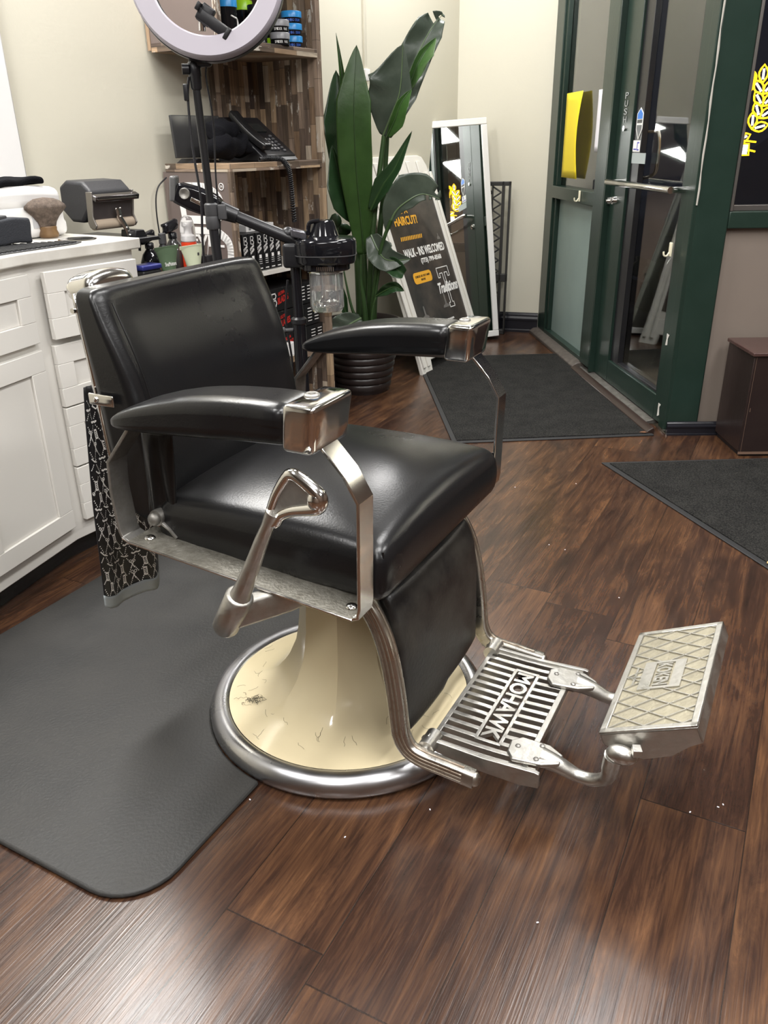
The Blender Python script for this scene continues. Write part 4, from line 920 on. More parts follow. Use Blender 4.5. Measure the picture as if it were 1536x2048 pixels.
# foam pump bottle with red liquid
pp, _ = onL(376, 470, .24)
e = wl('foam_pump_bottle', pp, .24, TZ, 'clear foam pump bottle of red liquid behind the tubes', 'bottle')
M_redliq = mat('red_liquid', (.75, .05, .015), .15, trans=.35, noise=(40, (.8, .12, .05), .5)); M_haze = mat('hazy_plastic', (.88, .87, .88), .16, trans=.92, ior=1.2)
g = G(); g.lathe([(.0, 0), (.029, 0), (.0295, .01), (.0295, .145), (.028, .15), (.0, .15)], 32); g.make('bottle_body', M_redliq, e, ang=50)
g = G(); g.lathe([(.0295, .15), (.029, .165), (.0285, .20), (.026, .215), (.020, .235), (.012, .240), (0, .240)], 32); g.make('overcap', M_haze, e, ang=50)
g = G(); g.lathe([(.022, .151), (.022, .17), (.012, .178), (.012, .20), (.018, .205), (.018, .222), (0, .224)], 24); g.tube([(0, 0, .214), (-.02, -.008, .212)], .006, 10); g.make('pump_head', M_wplastic, e, ang=50)
g = G(); g.text('LV', (-.018, -.030, .11), (1, 0, 0), (0, 0, 1), .03, .018, .0006); g.make('label_print', M_wletter, e)
# spray bottles
def spray(u, d, top, label, body, s=1.0, rz=0):
    p_, _ = onL(u, 480, d); e = wl('spray_bottle', p_, d, TZ, label, 'spray bottle', rz=rz); h = top - TZ
    g = G(); g.lathe([(0, 0), (.036 * s, 0), (.038 * s, .006), (.038 * s, h * .45), (.028 * s, h * .58), (.014 * s, h * .66), (.014 * s, h * .72)], 28); g.make('bottle_body', body, e, ang=50)
    g = G(); g.lathe([(.0165 * s, h * .68), (.0165 * s, h * .76), (.012, h * .78)], 20); g.rbox((.034 * s, .013 * s, .019 * s), .011 * s, 4, lambda x, y, z: (x - .006, y, z + h * .87 + .25 * x), None); g.make('trigger_head', M_gloss, e, ang=60)
    g = G(); g.tube(smooth([(-.030 * s, 0, h * .86), (-.044 * s, 0, h * .76), (-.048 * s, 0, h * .66)], 4), .005 * s, 8); g.cyl((-.034 * s, 0, h * .9), (-.046 * s, 0, h * .89), .006 * s, 12); g.make('trigger', M_gloss, e)
    return e
e = spray(297, .215, .918, 'black spray bottle nearest the cabinet end', M_gloss, 1.0)
g = G(); g.lathe([(.0383, .03), (.0386, .031), (.0386, .08), (.0383, .081)], 28); g.make('label', mat('salmon_label', (.45, .14, .09), .5), e)
spray(346, .18, .945, 'black trigger spray bottle behind the sage tube', mat('smoke_bottle', (.03, .03, .03), .1, coat=.5), 1.05)
p_, _ = onL(325, 480, .20); e = wl('lidded_bottle', p_, .20, TZ, 'slim dark bottle with square black cap between the spray bottles', 'bottle')
g = G(); g.lathe([(0, 0), (.022, 0), (.022, .13), (.013, .145), (.013, .15)], 24); g.make('bottle_body', M_black, e); g = G(); g.lathe([(.0145, .15), (.0145, .185), (.013, .187), (0, .187)], 24); g.make('bottle_cap', M_dark, e)
p_, _ = onL(298, 525, .34); e = wl('comb_case', p_ - .005, .33, TZ, 'navy blue glossy case lying at the trolley edge', 'case')
g = G(); g.rbox((.045, .03, .045), .008, 3, M=Matrix.Translation((0, 0, .045))); g.make('case_body', M_box, e); g = G(); g.rbox((.046, .031, .009), .006, 3, M=Matrix.Translation((0, 0, .099))); g.make('case_lid', M_navy, e)
p_, _ = onL(420, 520, .26); e = wl('scissors_holder', p_, .24, TZ, 'small clear holder of combs beside the stand pole', 'holder')
g = G(); g.rbox((.02, .02, .045), .004, 2, M=Matrix.Translation((0, 0, .045))); g.make('holder_body', M_black, e)
for k, (x, t) in enumerate(((-.012, -.2), (-.003, .05), (.008, .25))):
    g = G(); g.tube([(x, 0, .08), (x + t * .05, -.004, .145)], 1, 6, sq=(.008, .002)); g.make('comb', M_chrome if k == 1 else M_wplastic, e)

# ------------------------------------------------------------------ display shelf
P0, P1, D1 = 2.49, 3.105, .37
un = wl('display_shelf', P0, 0, 0, 'reclaimed wood display shelf with brown logo end panel', 'shelf unit'); LU = P1 - P0
M_brown = mat('brown_laminate', (.135, .105, .095), .5)
g = G(); g.b2((LU - .028, -D1, 0), (LU, -.012, 2.05)); g.make('side_panel', M_recl, un, bevel=.0015)
g = G(); g.b2((.02, -.030, .0), (LU - .028, -.012, 1.10)); g.b2((.315, -.030, 1.10), (LU - .028, -.012, 1.52)); g.b2((.0, -.030, 1.52), (LU - .028, -.012, 2.05)); g.make('back_panel', M_recl, un)
for z0, z1, x0 in ((.305, .335, .02), (.70, .718, .02), (1.10, 1.130, 0), (1.513, 1.543, 0), (1.90, 1.93, .0)):
    g = G(); g.b2((x0, -D1 + (.003 if x0 else 0), z0), (LU - .028, -.030, z1)); g.make('shelf_board', M_marble if z0 == .70 else M_reclh, un, bevel=.001)
for z0, z1 in ((0, 1.10), (1.543, 2.05)):
    g = G(); g.b2((.002, -D1 + .018, z0), (.02, -.012, z1)); g.make('end_panel', M_brown, un)
    g = G(); g.b2((0, -D1, z0), (.022, -D1 + .018, z1)); g.make('edge_strip', M_recl, un)
# logo on the lower end panel (faces the vanity): drawn in the plane x = 0, right = -y
def onE(u, v, p=P0):
    r_ = U(u, v); t = (p - C0.dot(DL)) / r_.dot(DL); q = C0 + r_ * t; return q.dot(NL) + 2.61, q.z
g = G()
def stroke(pts, w_, cl=False):
    pts = [V(p) for p in pts]
    for i in range(len(pts) - 1):
        a, b = pts[i], pts[i + 1]; dd = (b - a).normalized(); n_ = V((-dd.y, dd.x)) * w_ / 2; a = a - dd * w_ * .12; b = b + dd * w_ * .12
        g.prism([tuple(a + n_), tuple(a - n_), tuple(b - n_), tuple(b + n_)], (.0015, 0, 0), (0, -1, 0), (0, 0, 1), (-.0015, 0, 0))
g.text('LEVEL', (.001, -.085, .825), (0, -1, 0), (0, 0, 1), .22, .045, .0012, bold=True)
stroke(smooth([(.085, 1.045), (.22, 1.045), (.285, 1.02), (.305, .985), (.295, .945), (.27, .925)], 5), .032)
stroke([(.085, 1.04), (.10, .98), (.105, .93)], .028); stroke([(.10, .925), (.27, .925)], .03); stroke([(.12, .885), (.29, .885)], .026)
stroke(smooth([(.27, .885), (.325, .85), (.335, .80), (.315, .74), (.24, .70), (.10, .70)], 5), .032); stroke([(.10, .70), (.095, .80)], .028)
g.text('TM', (.001, -.310, 1.045), (0, -1, 0), (0, 0, 1), .012, .008, .0012)
for k in range(14):
    a = k / 14 * 2 * pi; b = (k + 1) / 14 * 2 * pi; stroke([(.316 + .012 * cos(a), 1.049 + .012 * sin(a)), (.316 + .012 * cos(b), 1.049 + .012 * sin(b))], .0025)
g.make('logo_print', M_wletter, un)
g = G(); g.text('WWW.LV3.COM', (.001, -.055, 1.685), (0, -1, 0), (0, 0, 1), .285, .024, .0012, bold=True); g.make('web_print', M_wletter, un)

SZ = 1.5435
def tub(u, d, k, lidm, label, grp=None, s=1.0, txt=None, h=.043, tm=None):
    p_, _ = onL(u, 80, d); r_ = .041 * s
    e = wl('hair_wax_tub', p_, d, SZ + k * h, label, 'tub', grp)
    g = G(); g.lathe([(0, 0), (r_ * .93, 0), (r_ * .95, .002), (r_ * .95, h * .5)], 32); g.make('jar', M_gloss, e, ang=50)
    g = G(); g.lathe([(r_, h * .48), (r_, h * .95), (r_ * .96, h * .995), (0, h * .995)], 32); g.make('lid', lidm, e, ang=50)
    if txt:
        g = G(); n_ = len(txt); span = .95
        for i, ch in enumerate(txt):
            if ch == ' ': continue
            a = -pi / 2 - .75 + (i - (n_ - 1) / 2) / n_ * span * 1.5; ex_ = V((-sin(a), cos(a), 0)); rr = r_ * .955 + .0008
            g.text(ch, V((rr * cos(a), rr * sin(a), h * .14)) - ex_ * .002, ex_, (0, 0, 1), .0042, .009, .0005)
        g.make('label_print', tm or M_wletter, e)
M_bprint = mat('blue_print', (.04, .12, .5), .4)
for k, pl_ in enumerate(('bottom', 'middle', 'top')): tub(585, .31, k, M_blue, 'blue-lidded tub at the right end of the top shelf, %s of three' % pl_, 'blue tubs at the right end', txt='FORMING CREAM', tm=M_bprint)
for k, pl_ in enumerate(('lower', 'upper')): tub(560, .345, k, M_greylid, 'grey-lidded wax tub beside the blue stack, %s of two' % pl_, 'grey tubs beside the blue stack', .95, txt='SPIDER WAX')
for k in range(4): tub(546, .20, k, M_lime if k in (0, 3) else M_black, ['lime-lidded tub at the base of the rear stack', 'black tub just above the lowest lime lid', 'black tub just under the upper lime lid', 'lime-lidded tub topping the rear stack'][k], 'rear stack of tubs', .95)
for k in range(3): tub(517, .31, k, M_black, 'black wax tub left of the grey tubs, %s of the stack' % ('foot', 'middle', 'top')[k], 'black tubs', .85, txt='WAX GEL')
def can(u, d, lidm, label, h, lid0, c_letter=False):
    p_, _ = onL(u, 60, d); e = wl('hair_product_can', p_, d, SZ, label, 'can')
    g = G(); g.lathe([(0, 0), (.035, 0), (.036, .003), (.036, lid0)], 32); g.make('can_body', M_gloss, e, ang=50)
    g = G(); g.lathe([(.0375, lid0 - .002), (.0375, h), (.035, h + .003), (0, h + .003)], 32); g.make('lid', lidm, e, ang=50)
    if c_letter:
        g = G()
        def arc(rr, a0, a1):
            P_ = [(cos(R(a)) * rr, sin(R(a)) * rr) for a in range(a0, a1 + 1, 15)]; return P_
        pts = [V((.0368 * sin((x) / .037) * 1.0 + 0, -.0372 * cos(x / .037), .055 + z)) for x, z in arc(.017, -100, 100)]
        g.tube(pts, .0028, 6); g.tube([V((-.018, -.034, .078)), V((0, -.0372, .072))], .0028, 6); g.make('white_mark', M_wletter, e)
can(457, .30, M_blue, 'tall can with blue lid seen through the ring light', .138, .108, True); can(446, .17, M_blue, 'second blue-lidded can standing behind the front one', .175, .145)
can(489, .22, M_lime, 'tall can with lime lid seen through the ring light', .150, .122, True)

# middle shelf: screen, cloth, telephone
MZ = 1.1305
p0_, _ = onL(330, 300, .10); p1_, _ = onL(440, 300, .10)
sc = wl('small_monitor', 2.625, .10, MZ, 'flat dark screen standing at the left of the middle shelf', 'monitor')
g = G(); g.rbox((.135, .006, .076), .003, 3, M=Matrix.Translation((-.01, 0, .095)) @ Matrix.Rotation(R(-4), 4, 'X')); g.make('screen', mat('dark_screen', (.035, .035, .036), .25), sc)
g = G(); g.prism([(-.09, 0), (.07, 0), (.05, .008), (-.06, .016)], (0, -.04, 0), (1, 0, 0), (0, 0, 1), (0, .09, 0)); g.make('stand', M_black, sc)
clo = wl('bundled_cloth', 2.60, .262, MZ, 'bundled black cloth lying between the screen and telephone', 'cloth')
def lump(sx_, sy_, sz_, ox, oy, oz, ph):
    g = G(); g.rbox((sx_, sy_, sz_), min(sx_, sy_, sz_) * .92, 12, lambda x, y, z: (x + .006 * sin(z * 70 + ph) + ox, y + .006 * sin(x * 60 + ph) + oy, z + .008 * sin(x * 45 + y * 50 + ph) + .004 * sin(x * 110 + ph) + oz)); return g
lump(.085, .055, .040, 0, 0, .060, 0).make('lower_fold', M_cloth, clo, ang=80)
lump(.060, .05, .036, -.012, .012, .108, 1.4).make('upper_fold', M_cloth, clo, ang=80)
lump(.022, .050, .026, .07, -.01, .048, 2.8).make('sleeve_roll', M_cloth, clo, ang=80)
ph = wl('desk_telephone', 2.83, .215, MZ, 'black corded desk telephone with keypad on the middle shelf', 'telephone')
g = G(); g.prism([(-.12, 0), (.115, 0), (.115, .13), (.10, .165), (.07, .165), (-.12, .022)], (-.105, 0, 0), (0, 1, 0), (0, 0, 1), (.215, 0, 0)); g.make('phone_base', M_black, ph, bevel=.004)
TP = math.atan2(.143, .19); PMx = Matrix.Translation((0, -.12, .022)) @ Matrix.Rotation(TP, 4, 'X')
g = G(); g.rbox((.026, .110, .016), .012, 8, lambda x, y, z: (x, y, z + .010 * (y / .11) ** 2), PMx @ Matrix.Translation((-.076, .118, .018))); hs = g.make('handset', mat('satin_black', (.012, .012, .013), .25), ph, ang=80)
g = G()
for i in range(4):
    for j in range(3): g.box((-.012 + j * .021, .035 + i * .019, .0035), (.015, .012, .007), PMx)
for i in range(6): g.box((.062, .025 + i * .018, .003), (.014, .010, .006), PMx)
g.make('keypad', mat('grey_keys', (.10, .10, .105), .4), ph, bevel=.001)['kind'] = 'stuff'
g = G()
for i in range(4):
    for j in range(3): g.text('123456789*0#'[(3 - i) * 3 + j], PMx @ V((-.015 + j * .021, .031 + i * .019, .0071)), PMx.to_3x3() @ V((1, 0, 0)), PMx.to_3x3() @ V((0, 1, 0)), .005, .008, .0003)
g.make('key_numbers', M_wletter, ph)
g = G(); g.box((.02, .165, .003), (.09, .05, .008), PMx); g.make('phone_display', mat('lcd_dark', (.02, .022, .022), .12), ph)
g = G(); g.prism([(-.130, .004), (-.118, .018), (-.116, .006)], (-.03, 0, 0), (0, 1, 0), (0, 0, 1), (.14, 0, 0)); g.make('front_trim', mat('grey_trim', (.16, .165, .17), .35), ph)
# coiled cord hanging over the shelf edge
cord = wl('coiled_cord', 2.70, .34, MZ, 'black coiled telephone cord dangling from the middle shelf', 'cord')
pa = smooth([(0.0, .0, .008), (.06, -.01, .010), (.105, -.03, .004), (.125, -.045, -.03), (.132, -.048, -.09), (.137, -.047, -.16), (.141, -.046, -.235)], 10)
g = G(); hel = []; prev = None; N = len(pa)
for i in range((N - 1) * 10):
    f = i / 10; a, b = pa[int(f)], pa[min(int(f) + 1, N - 1)]; p = a.lerp(b, f - int(f)); t = (b - a).normalized(); n1 = t.cross(V((0, 1, .2))).normalized(); n2 = t.cross(n1); th = f * 5.2
    hel.append(p + (n1 * cos(th) + n2 * sin(th)) * .0085)
g.tube(hel, .0024, 5); g.make('outgoing_coil', M_black, cord, ang=80)
g = G(); hel2 = [h_ + V((.006 + .005 * sin(i * .01), .004, .001)) for i, h_ in enumerate(hel) if i > len(hel) * .5]; g.tube(hel2, .0022, 5); g.make('returning_coil', M_black, cord, ang=80)
# styling powder cartons
BZ = .7185; bw = .0375; pl0, _ = onL(470, 530, .315)
lab = ['left end', 'second from the left', 'third from the left', 'third from the right', 'second from the right', 'right end']
M_box2 = M_box
def carton(p_, d, lbl, first=False, h=.150, txt=True):
    e = wl('powder_carton', p_, d, BZ, lbl, 'carton', 'styling powder cartons')
    g = G(); g.b2((-bw / 2 + .001, -.03, 0), (bw / 2 - .001, .03, h)); g.make('box', M_box2, e, bevel=.0008)
    if txt:
        g = G(); y = -.0302; w_ = bw * .8
        def st(pts, t=.0022):
            P_ = [V(p) for p in pts]
            for a, b in zip(P_, P_[1:]):
                dd = (b - a).normalized(); nn_ = V((-dd.y, dd.x)) * t / 2; a = a - dd * t / 2; b = b + dd * t / 2
                g.prism([tuple(a + nn_), tuple(a - nn_), tuple(b - nn_), tuple(b + nn_)], (0, y, 0), (1, 0, 0), (0, 0, 1), (0, -.0005, 0))
        z = h - .045
        st([(-.009, z + .034), (.004, z + .034), (.008, z + .028), (.004, z + .021), (-.003, z + .021)]); st([(-.009, z + .034), (-.009, z + .006), (.006, z + .004), (.010, z + .011), (.005, z + .018), (-.002, z + .018)]); 
        ed = V((1, 0, .75)).normalized(); ud = V((-.2, 0, 1)).normalized()
        g.text('STYLING', (-.0145, y, z - .022), ed, ud, .030, .010, .0004, bold=True); g.text('POWDER', (-.0125, y, z - .036), ed, ud, .029, .010, .0004, bold=True)
        g.b2((-.007, y - .0004, .050), (.007, y, .064)); g.make('label_print', M_wletter, e)
        g = G()
        for q in (.044, .036, .028): g.b2((-.009, y - .0004, q), (.009, y, q + .0016))
        g.b2((-.010, y - .0004, .008), (.010, y, .0115)); g.make('small_print', M_wletter, e)
for k in range(6): carton(pl0 + .040 + k * (bw + .002) + (.006 if k > 1 else 0), .315, 'black and white styling powder carton, %s of the front row' % lab[k])
for r_ in range(2):
    for k in range(6): carton(pl0 + .040 + k * (bw + .002) + (.006 if k > 1 else 0), .253 - .062 * r_, 'black carton in the %s row of powder boxes, %s' % (('second', 'third')[r_], lab[k]), txt=False)
for k in range(3):
    e = wl('white_carton', pl0 + .135 + .06 * k, .235 - .05 * 0, BZ + .1502, 'small white carton lying on the powder boxes, %s' % ('left one', 'middle one', 'right one')[k], 'carton', 'white cartons on the powder boxes')
    g = G(); g.b2((-.028, -.06, 0), (.028, .06, .026)); g.make('box', M_wplastic, e, bevel=.001)
    g = G()
    for q in (-.012,): g.b2((q, -.0605, .006), (q + .014, -.060, .020))
    g.make('label_mark', mat('grey_print', (.2, .2, .2), .5), e)
# low boxes with red lettering
for k, (z, lbl) in enumerate(((.336, 'bottom of the stack'), (.436, 'middle of the stack'), (.536, 'top of the stack'))):
    e = wl('blade_box', 2.865 + (.02, 0, -.045)[k], .235, z, 'black box with red lettering on the low shelf, %s' % lbl, 'box', 'black boxes with red lettering')
    g = G(); g.b2((-.215 if k < 2 else -.16, -.10, 0), (.19, .10, .096)); g.make('box', M_box, e, bevel=.001)
    x0 = (-.14, -.14, -.10)[k]; g = G(); y = -.1002
    def st(pts, t=.0045):
        P_ = [V(p) for p in pts]
        for a, b in zip(P_, P_[1:]):
            dd = (b - a).normalized(); nn_ = V((-dd.y, dd.x)) * t / 2; a = a - dd * t / 2; b = b + dd * t / 2
            g.prism([tuple(a + nn_), tuple(a - nn_), tuple(b - nn_), tuple(b + nn_)], (0, y, 0), (1, 0, 0), (0, 0, 1), (0, -.0006, 0))
    st([(x0, .075), (x0 + .022, .075), (x0 + .028, .065), (x0 + .022, .054), (x0 + .008, .054)]); st([(x0, .075), (x0, .022), (x0 + .024, .022), (x0 + .030, .034), (x0 + .024, .046), (x0 + .01, .046)])
    g.make('logo_print', M_wletter, e); g = G()
    for i in range(5):
        for xx in (.10, .15): g.b2((xx, y - .0005, .018 + i * .014), (xx + .03, y, .0215 + i * .014))
    g.make('dash_print', M_wletter, e)['kind'] = 'stuff'
    g = G(); g.text('ULTRA', (x0 + .044, y, .062), V((1, 0, .2)), (0, 0, 1), .045, .014, .0006, bold=True); g.text('BLADES', (x0 + .038, y, .026), V((1, 0, .2)), (0, 0, 1), .075, .028, .0006, bold=True); g.make('red_lettering', M_rlet, e)
e = wl('white_carton', 2.80, .350, .336, 'small white carton at the front of the low shelf', 'carton'); g = G(); g.b2((-.03, -.014, 0), (.03, .014, .055)); g.make('box', M_wplastic, e, bevel=.001)
# black cable on the wall behind the trolley
cb_ = wl('wall_cable', 2.36, .02, .72, 'thin black cable running down the wall beside the shelf', 'cable')
g = G(); g.tube(smooth([(.12, -.02, .36), (.07, -.015, .32), (.055, -.01, .24), (.06, -.01, .1), (.07, -.01, 0)], 6), .003, 8); g.make('cable_run', M_black, cb_)

# ------------------------------------------------------------------ ring light on stand
RY = 2.40
pb = at(432, 500, RY); pt_ = at(392, 180, RY); base = V((pb.x + .02, RY, 0))
rl = empty('ring_light', (base.x, base.y, 0), 0, 'unlit ring light with phone clamp on black tripod stand', 'ring light')
def rel(u, v, y): p = at(u, v, y); return p - V((base.x, base.y, 0))
top = rel(393, 180, RY); low = rel(434, 505, RY)
dr = (top - low).normalized(); foot = V((0, 0, .0)); mid = rel(424, 432, RY)
g = G(); g.tube([low + (low - top) * 1.1, mid], .0135, 16); g.make('lower_pole', M_black, rl)
g = G(); g.tube([mid - dr * .02, top], .0105, 16); g.make('upper_pole', mat('satin_black_metal', (.03, .03, .032), .3, .6), rl)
g = G(); g.lathe([(.016, -.035), (.019, -.03), (.019, -.004), (.0175, 0), (.019, .004), (.019, .03), (.015, .034)], 24, Matrix.Translation(mid)); g.make('clamp_collar', M_dark, rl, ang=40)
g = G(); g.rbox((.012, .006, .02), .004, 2, M=Matrix.Translation(mid + V((.03, -.005, .01)))); g.make('clamp_knob', M_dark, rl)
hd = rel(392, 128, RY)
g = G(); g.lathe([(.012, 0), (.015, .005), (.0155, .03), (.017, .032), (.017, .062), (.013, .066)], 20, Matrix.Translation(top)); g.rbox((.03, .014, .016), .01, 3, lambda x, y, z: (x, y, z), Matrix.Translation(hd + V((.012, 0, .008)))); g.make('swivel_head', M_black, rl, ang=50)
g = G(); g.cyl(hd + V((-.018, -.01, -.012)), hd + V((-.035, -.014, -.012)), .013, 16); g.make('swivel_knob', M_black, rl)
rc = rel(412, -52, RY - .01); RM = Matrix.Translation(rc) @ Matrix.Rotation(R(3), 4, 'Y') @ Matrix.Rotation(R(80), 4, 'X')
zc = (RY * cos(PITCH) + (CH - (rc.z)) * sin(PITCH)); ro = 153.7 / FPX * zc; ri = 112 / FPX * zc
g = G(); g.lathe([(ri, -.014), (ri, .012), (ri + .005, .019), (ro - .005, .019), (ro, .012), (ro, -.014), (ri, -.014)], 96, RM); g.make('ring_diffuser', mat('ring_diffuser_white', (.36, .335, .38), .45), rl, ang=50)
g = G(); g.lathe([(ri - .002, -.014), (ri - .002, -.03), (ro + .002, -.03), (ro + .002, -.013), (ri - .002, -.014)], 96, RM); g.make('ring_housing', M_black, rl, ang=50)
ph0 = rel(404, 62, RY - .02)
g = G(); g.tube([ph0, ph0 + V((.003, 0, .05))], .007, 12); g.tube([ph0 + V((.001, 0, .0)), ph0 + V((.002, 0, .02))], .009, 12); g.make('clamp_stem', M_chrome, rl)
pc = rel(412, 30, RY - .03)
g = G(); q = Matrix.Translation(pc) @ Matrix.Rotation(R(35), 4, 'Y'); g.rbox((.017, .012, .022), .004, 2, M=q); g.rbox((.045, .006, .014), .004, 2, M=q @ Matrix.Translation((.025, -.008, -.006))); g.rbox((.006, .012, .015), .003, 2, M=q @ Matrix.Translation((.068, -.014, -.006))); g.rbox((.005, .012, .01), .002, 2, M=q @ Matrix.Translation((-.022, -.012, .006))); g.make('phone_clamp', M_black, rl)
g = G(); g.tube(smooth([hd + V((-.02, -.01, -.03)), rel(376, 200, RY - .01), rel(386, 300, RY - .02), rel(402, 400, RY - .03), rel(405, 480, RY - .03), rel(412, 560, RY - .03)], 6), .0034, 8); g.make('power_cord', M_black, rl)
g = G(); g.tube(smooth([hd + V((.03, .0, -.0)), rel(412, 155, RY), rel(426, 240, RY + .02), rel(432, 360, RY + .02), rel(440, 450, RY + .02), rel(438, 530, RY + .02)], 6), .0024, 8); g.make('remote_cord', M_black, rl)
g = G(); g.rbox((.0065, .005, .02), .003, 2, M=Matrix.Translation(rel(372, 185, RY - .012))); g.make('cord_switch', M_black, rl)
hub = low + (low - top) * .5
for k in range(3):
    a = R(30 + 120 * k); g = G(); ft = V((.24 * cos(a), .24 * sin(a), .012)); h0 = V((low.x + (low.x - top.x) * .9, low.y, .42))
    g.tube([h0, ft], .008, 10); lg = g.make('leg', M_black, rl); g = G(); g.ball(ft, .013, 10); g.make('rubber_foot', M_rubber, lg)

# ------------------------------------------------------------------ facial steamer with boom arm
SY = 2.5
sb = at(598, 640, SY); st_ = empty('facial_steamer', (sb.x, SY, 0), 0, 'black facial steamer with boom arm and clear water jar', 'steamer')
def rs(u, v, y=SY): p = at(u, v, y); return p - V((sb.x, SY, 0))
a_, b_ = rs(596, 640), rs(591, 545)
g = G(); g.tube([V((0.0, 0, .12)), V((0, 0, a_.z))], .0205, 20); g.make('outer_post', M_gloss, st_)
g = G(); g.tube([V((0, 0, a_.z - .02)), V((b_.x, 0, b_.z + .06))], .015, 20); g.make('inner_post', M_gloss, st_)
g = G(); g.lathe([(.021, 0), (.024, .004), (.024, .016), (.017, .022)], 20, Matrix.Translation((0, 0, a_.z - .012))); g.make('post_collar', M_black, st_)
g = G(); g.cyl((-.018, 0, a_.z - .03), (-.045, -.004, a_.z - .03), .006, 12); g.ball((-.05, -.004, a_.z - .03), .010, 12); g.make('locking_knob', M_dark, st_)
for k in range(5):
    a = R(90 + 72 * k); g = G(); e_ = V((.19 * cos(a), .19 * sin(a), .075)); g.tube([(0, 0, .12), e_], [.02, .013], 10); lg = g.make('leg', M_black, st_)
    g = G(); g.cyl(e_ + V((-.012, 0, -.048)), e_ + V((.012, 0, -.048)), .026, 16); g.make('caster', M_rubber, lg)
bc = rs(643, 500); zb = bc.z; bx = bc.x
g = G(); MM = Matrix.Translation((bx, 0, zb)) @ Matrix.Diagonal((1, 1, 1, 1))
def sq(prof, n=48, e=.72, ax=.092, ay=.075):
    vs_ = []
    for s_, z in prof:
        for i in range(n):
            t = 2 * pi * i / n; c_, q_ = cos(t), sin(t); vs_.append((math.copysign(abs(c_) ** e, c_) * ax * s_, math.copysign(abs(q_) ** e, q_) * ay * s_, z))
    m_ = len(prof); return vs_, [(j * n + i, j * n + (i + 1) % n, (j + 1) * n + (i + 1) % n, (j + 1) * n + i) for j in range(m_ - 1) for i in range(n)] + [tuple(range(n))[::-1], tuple(range((m_ - 1) * n, m_ * n))]
v_, f_ = sq([(.74, -.055), (.78, -.052), (.78, -.038), (.93, -.035), (.97, -.028), (.985, -.012), (1.0, -.010), (1.0, .022), (.985, .03), (.93, .035), (.5, .040)]); g.add(v_, f_, Matrix.Translation((bx + .012, 0, zb))); bd = g.make('tank_housing', M_gloss, st_, ang=35)
g = G(); v_, f_ = sq([(1.004, -.0125), (1.006, -.011), (1.004, -.0095)]); g.add(v_, f_, Matrix.Translation((bx + .012, 0, zb))); g.make('seam_band', M_dark, bd)
g = G(); g.lathe([(.048, 0), (.044, .006), (.033, .040), (.028, .046), (.0, .048)], 28, Matrix.Translation((bx + .008, .0, zb + .038))); g.make('steam_dome', M_gloss, st_, ang=40)
g = G(); g.tube(smooth([(bx - .035, -.02, zb + .045), (bx - .03, -.025, zb + .078), (bx + .0, -.025, zb + .084)], 5), .006, 10); g.make('dome_handle', M_gloss, st_)
g = G(); g.rbox((.022, .02, .012), .006, 3, lambda x, y, z: (x, y, z - .25 * x), Matrix.Translation((bx - .062, -.03, zb + .05))); g.make('control_switch', mat('shiny_grey', (.15, .15, .17), .1, .7), st_)
g = G(); g.rbox((.032, .035, .035), .010, 3, M=Matrix.Translation((b_.x - .0, 0, zb - .012))); g.make('post_bracket', M_black, st_)
g = G(); 
for k in range(9): g.box((bx + .012 - .024 + k * .006, -.0595, zb - .047), (.0022, .002, .012))
g.make('vent_slots', M_chrome, bd)
# jar
jc = V((bx + .010, .0, zb - .055)); jt = 0; jb = rs(650, 620).z - (zb - .055)
g = G(); g.lathe([(.050, .003), (.054, -.001), (.054, -.008), (.050, -.010)], 40, Matrix.Translation(jc)); g.make('jar_rim', M_haze, st_)
prj = [(.0485, -.008), (.0505, -.012), (.0505, jb * .55), (.0515, jb * .57), (.0515, jb + .010), (.046, jb), (.0, jb), (.0, jb + .003), (.044, jb + .003), (.0490, jb + .012), (.0485, jb * .55), (.0480, -.010), (.0485, -.008)]
g = G(); g.lathe(prj, 40, Matrix.Translation(jc)); g.make('water_jar', mat('jar_plastic', (.93, .94, .94), .06, trans=.93, ior=1.18), st_, ang=50)
g = G(); g.lathe([(0, jb + .0035), (.0435, jb + .0035), (.0485, jb + .013), (.0480, jb * .48), (0, jb * .48)], 40, Matrix.Translation(jc)); g.make('water', M_water, st_, ang=50)
g = G(); g.tube([jc + V((-.01, 0, -.005)), jc + V((-.01, 0, jb + .03)), jc + V((.0, .01, jb + .012))], .006, 10); hel = [jc + V((.028 * cos(t * .5), .028 * sin(t * .5), jb + .018 + .004 * (t // 12.5))) for t in range(38)]; g.tube(hel, .003, 8); g.tube([jc + V((.028, 0, jb + .02)), jc + V((.03, 0, -.005))], .003, 8); g.make('heating_coil', M_chrome, st_)
# arm and nozzle
q0, q1 = rs(582, 478), rs(462, 428); q2 = rs(440, 420); q3 = rs(352, 380)
g = G(); g.tube([q0 + V((.02, 0, -.008)), q1], [.018, .016], 20); g.make('boom_arm', M_black, st_)
g = G(); g.tube([q1 - (q1 - q2) * -.6, q2], [.021, .026], 20); g.make('arm_joint', M_black, st_); g = G(); g.ball(q0 + V((-.008, -.0, .012)), .023, 16, sc=(1, .7, 1)); g.make('arm_joint', M_black, st_)
dd = (q2 - q3); ang = math.atan2(dd.z, dd.x); NM = Matrix.Translation((q2 + q3) / 2) @ Matrix.Rotation(-ang, 4, 'Y')
g = G(); hl = dd.length / 2; g.rbox((hl, .026, .030), .010, 8, lambda x, y, z: (x, y, z * interp(x, [(-hl, .95), (-hl * .2, 1.15), (hl * .6, 1.1), (hl, .8)]) + .004 * (x / hl)), NM); nz = g.make('nozzle_head', M_gloss, st_, ang=50)
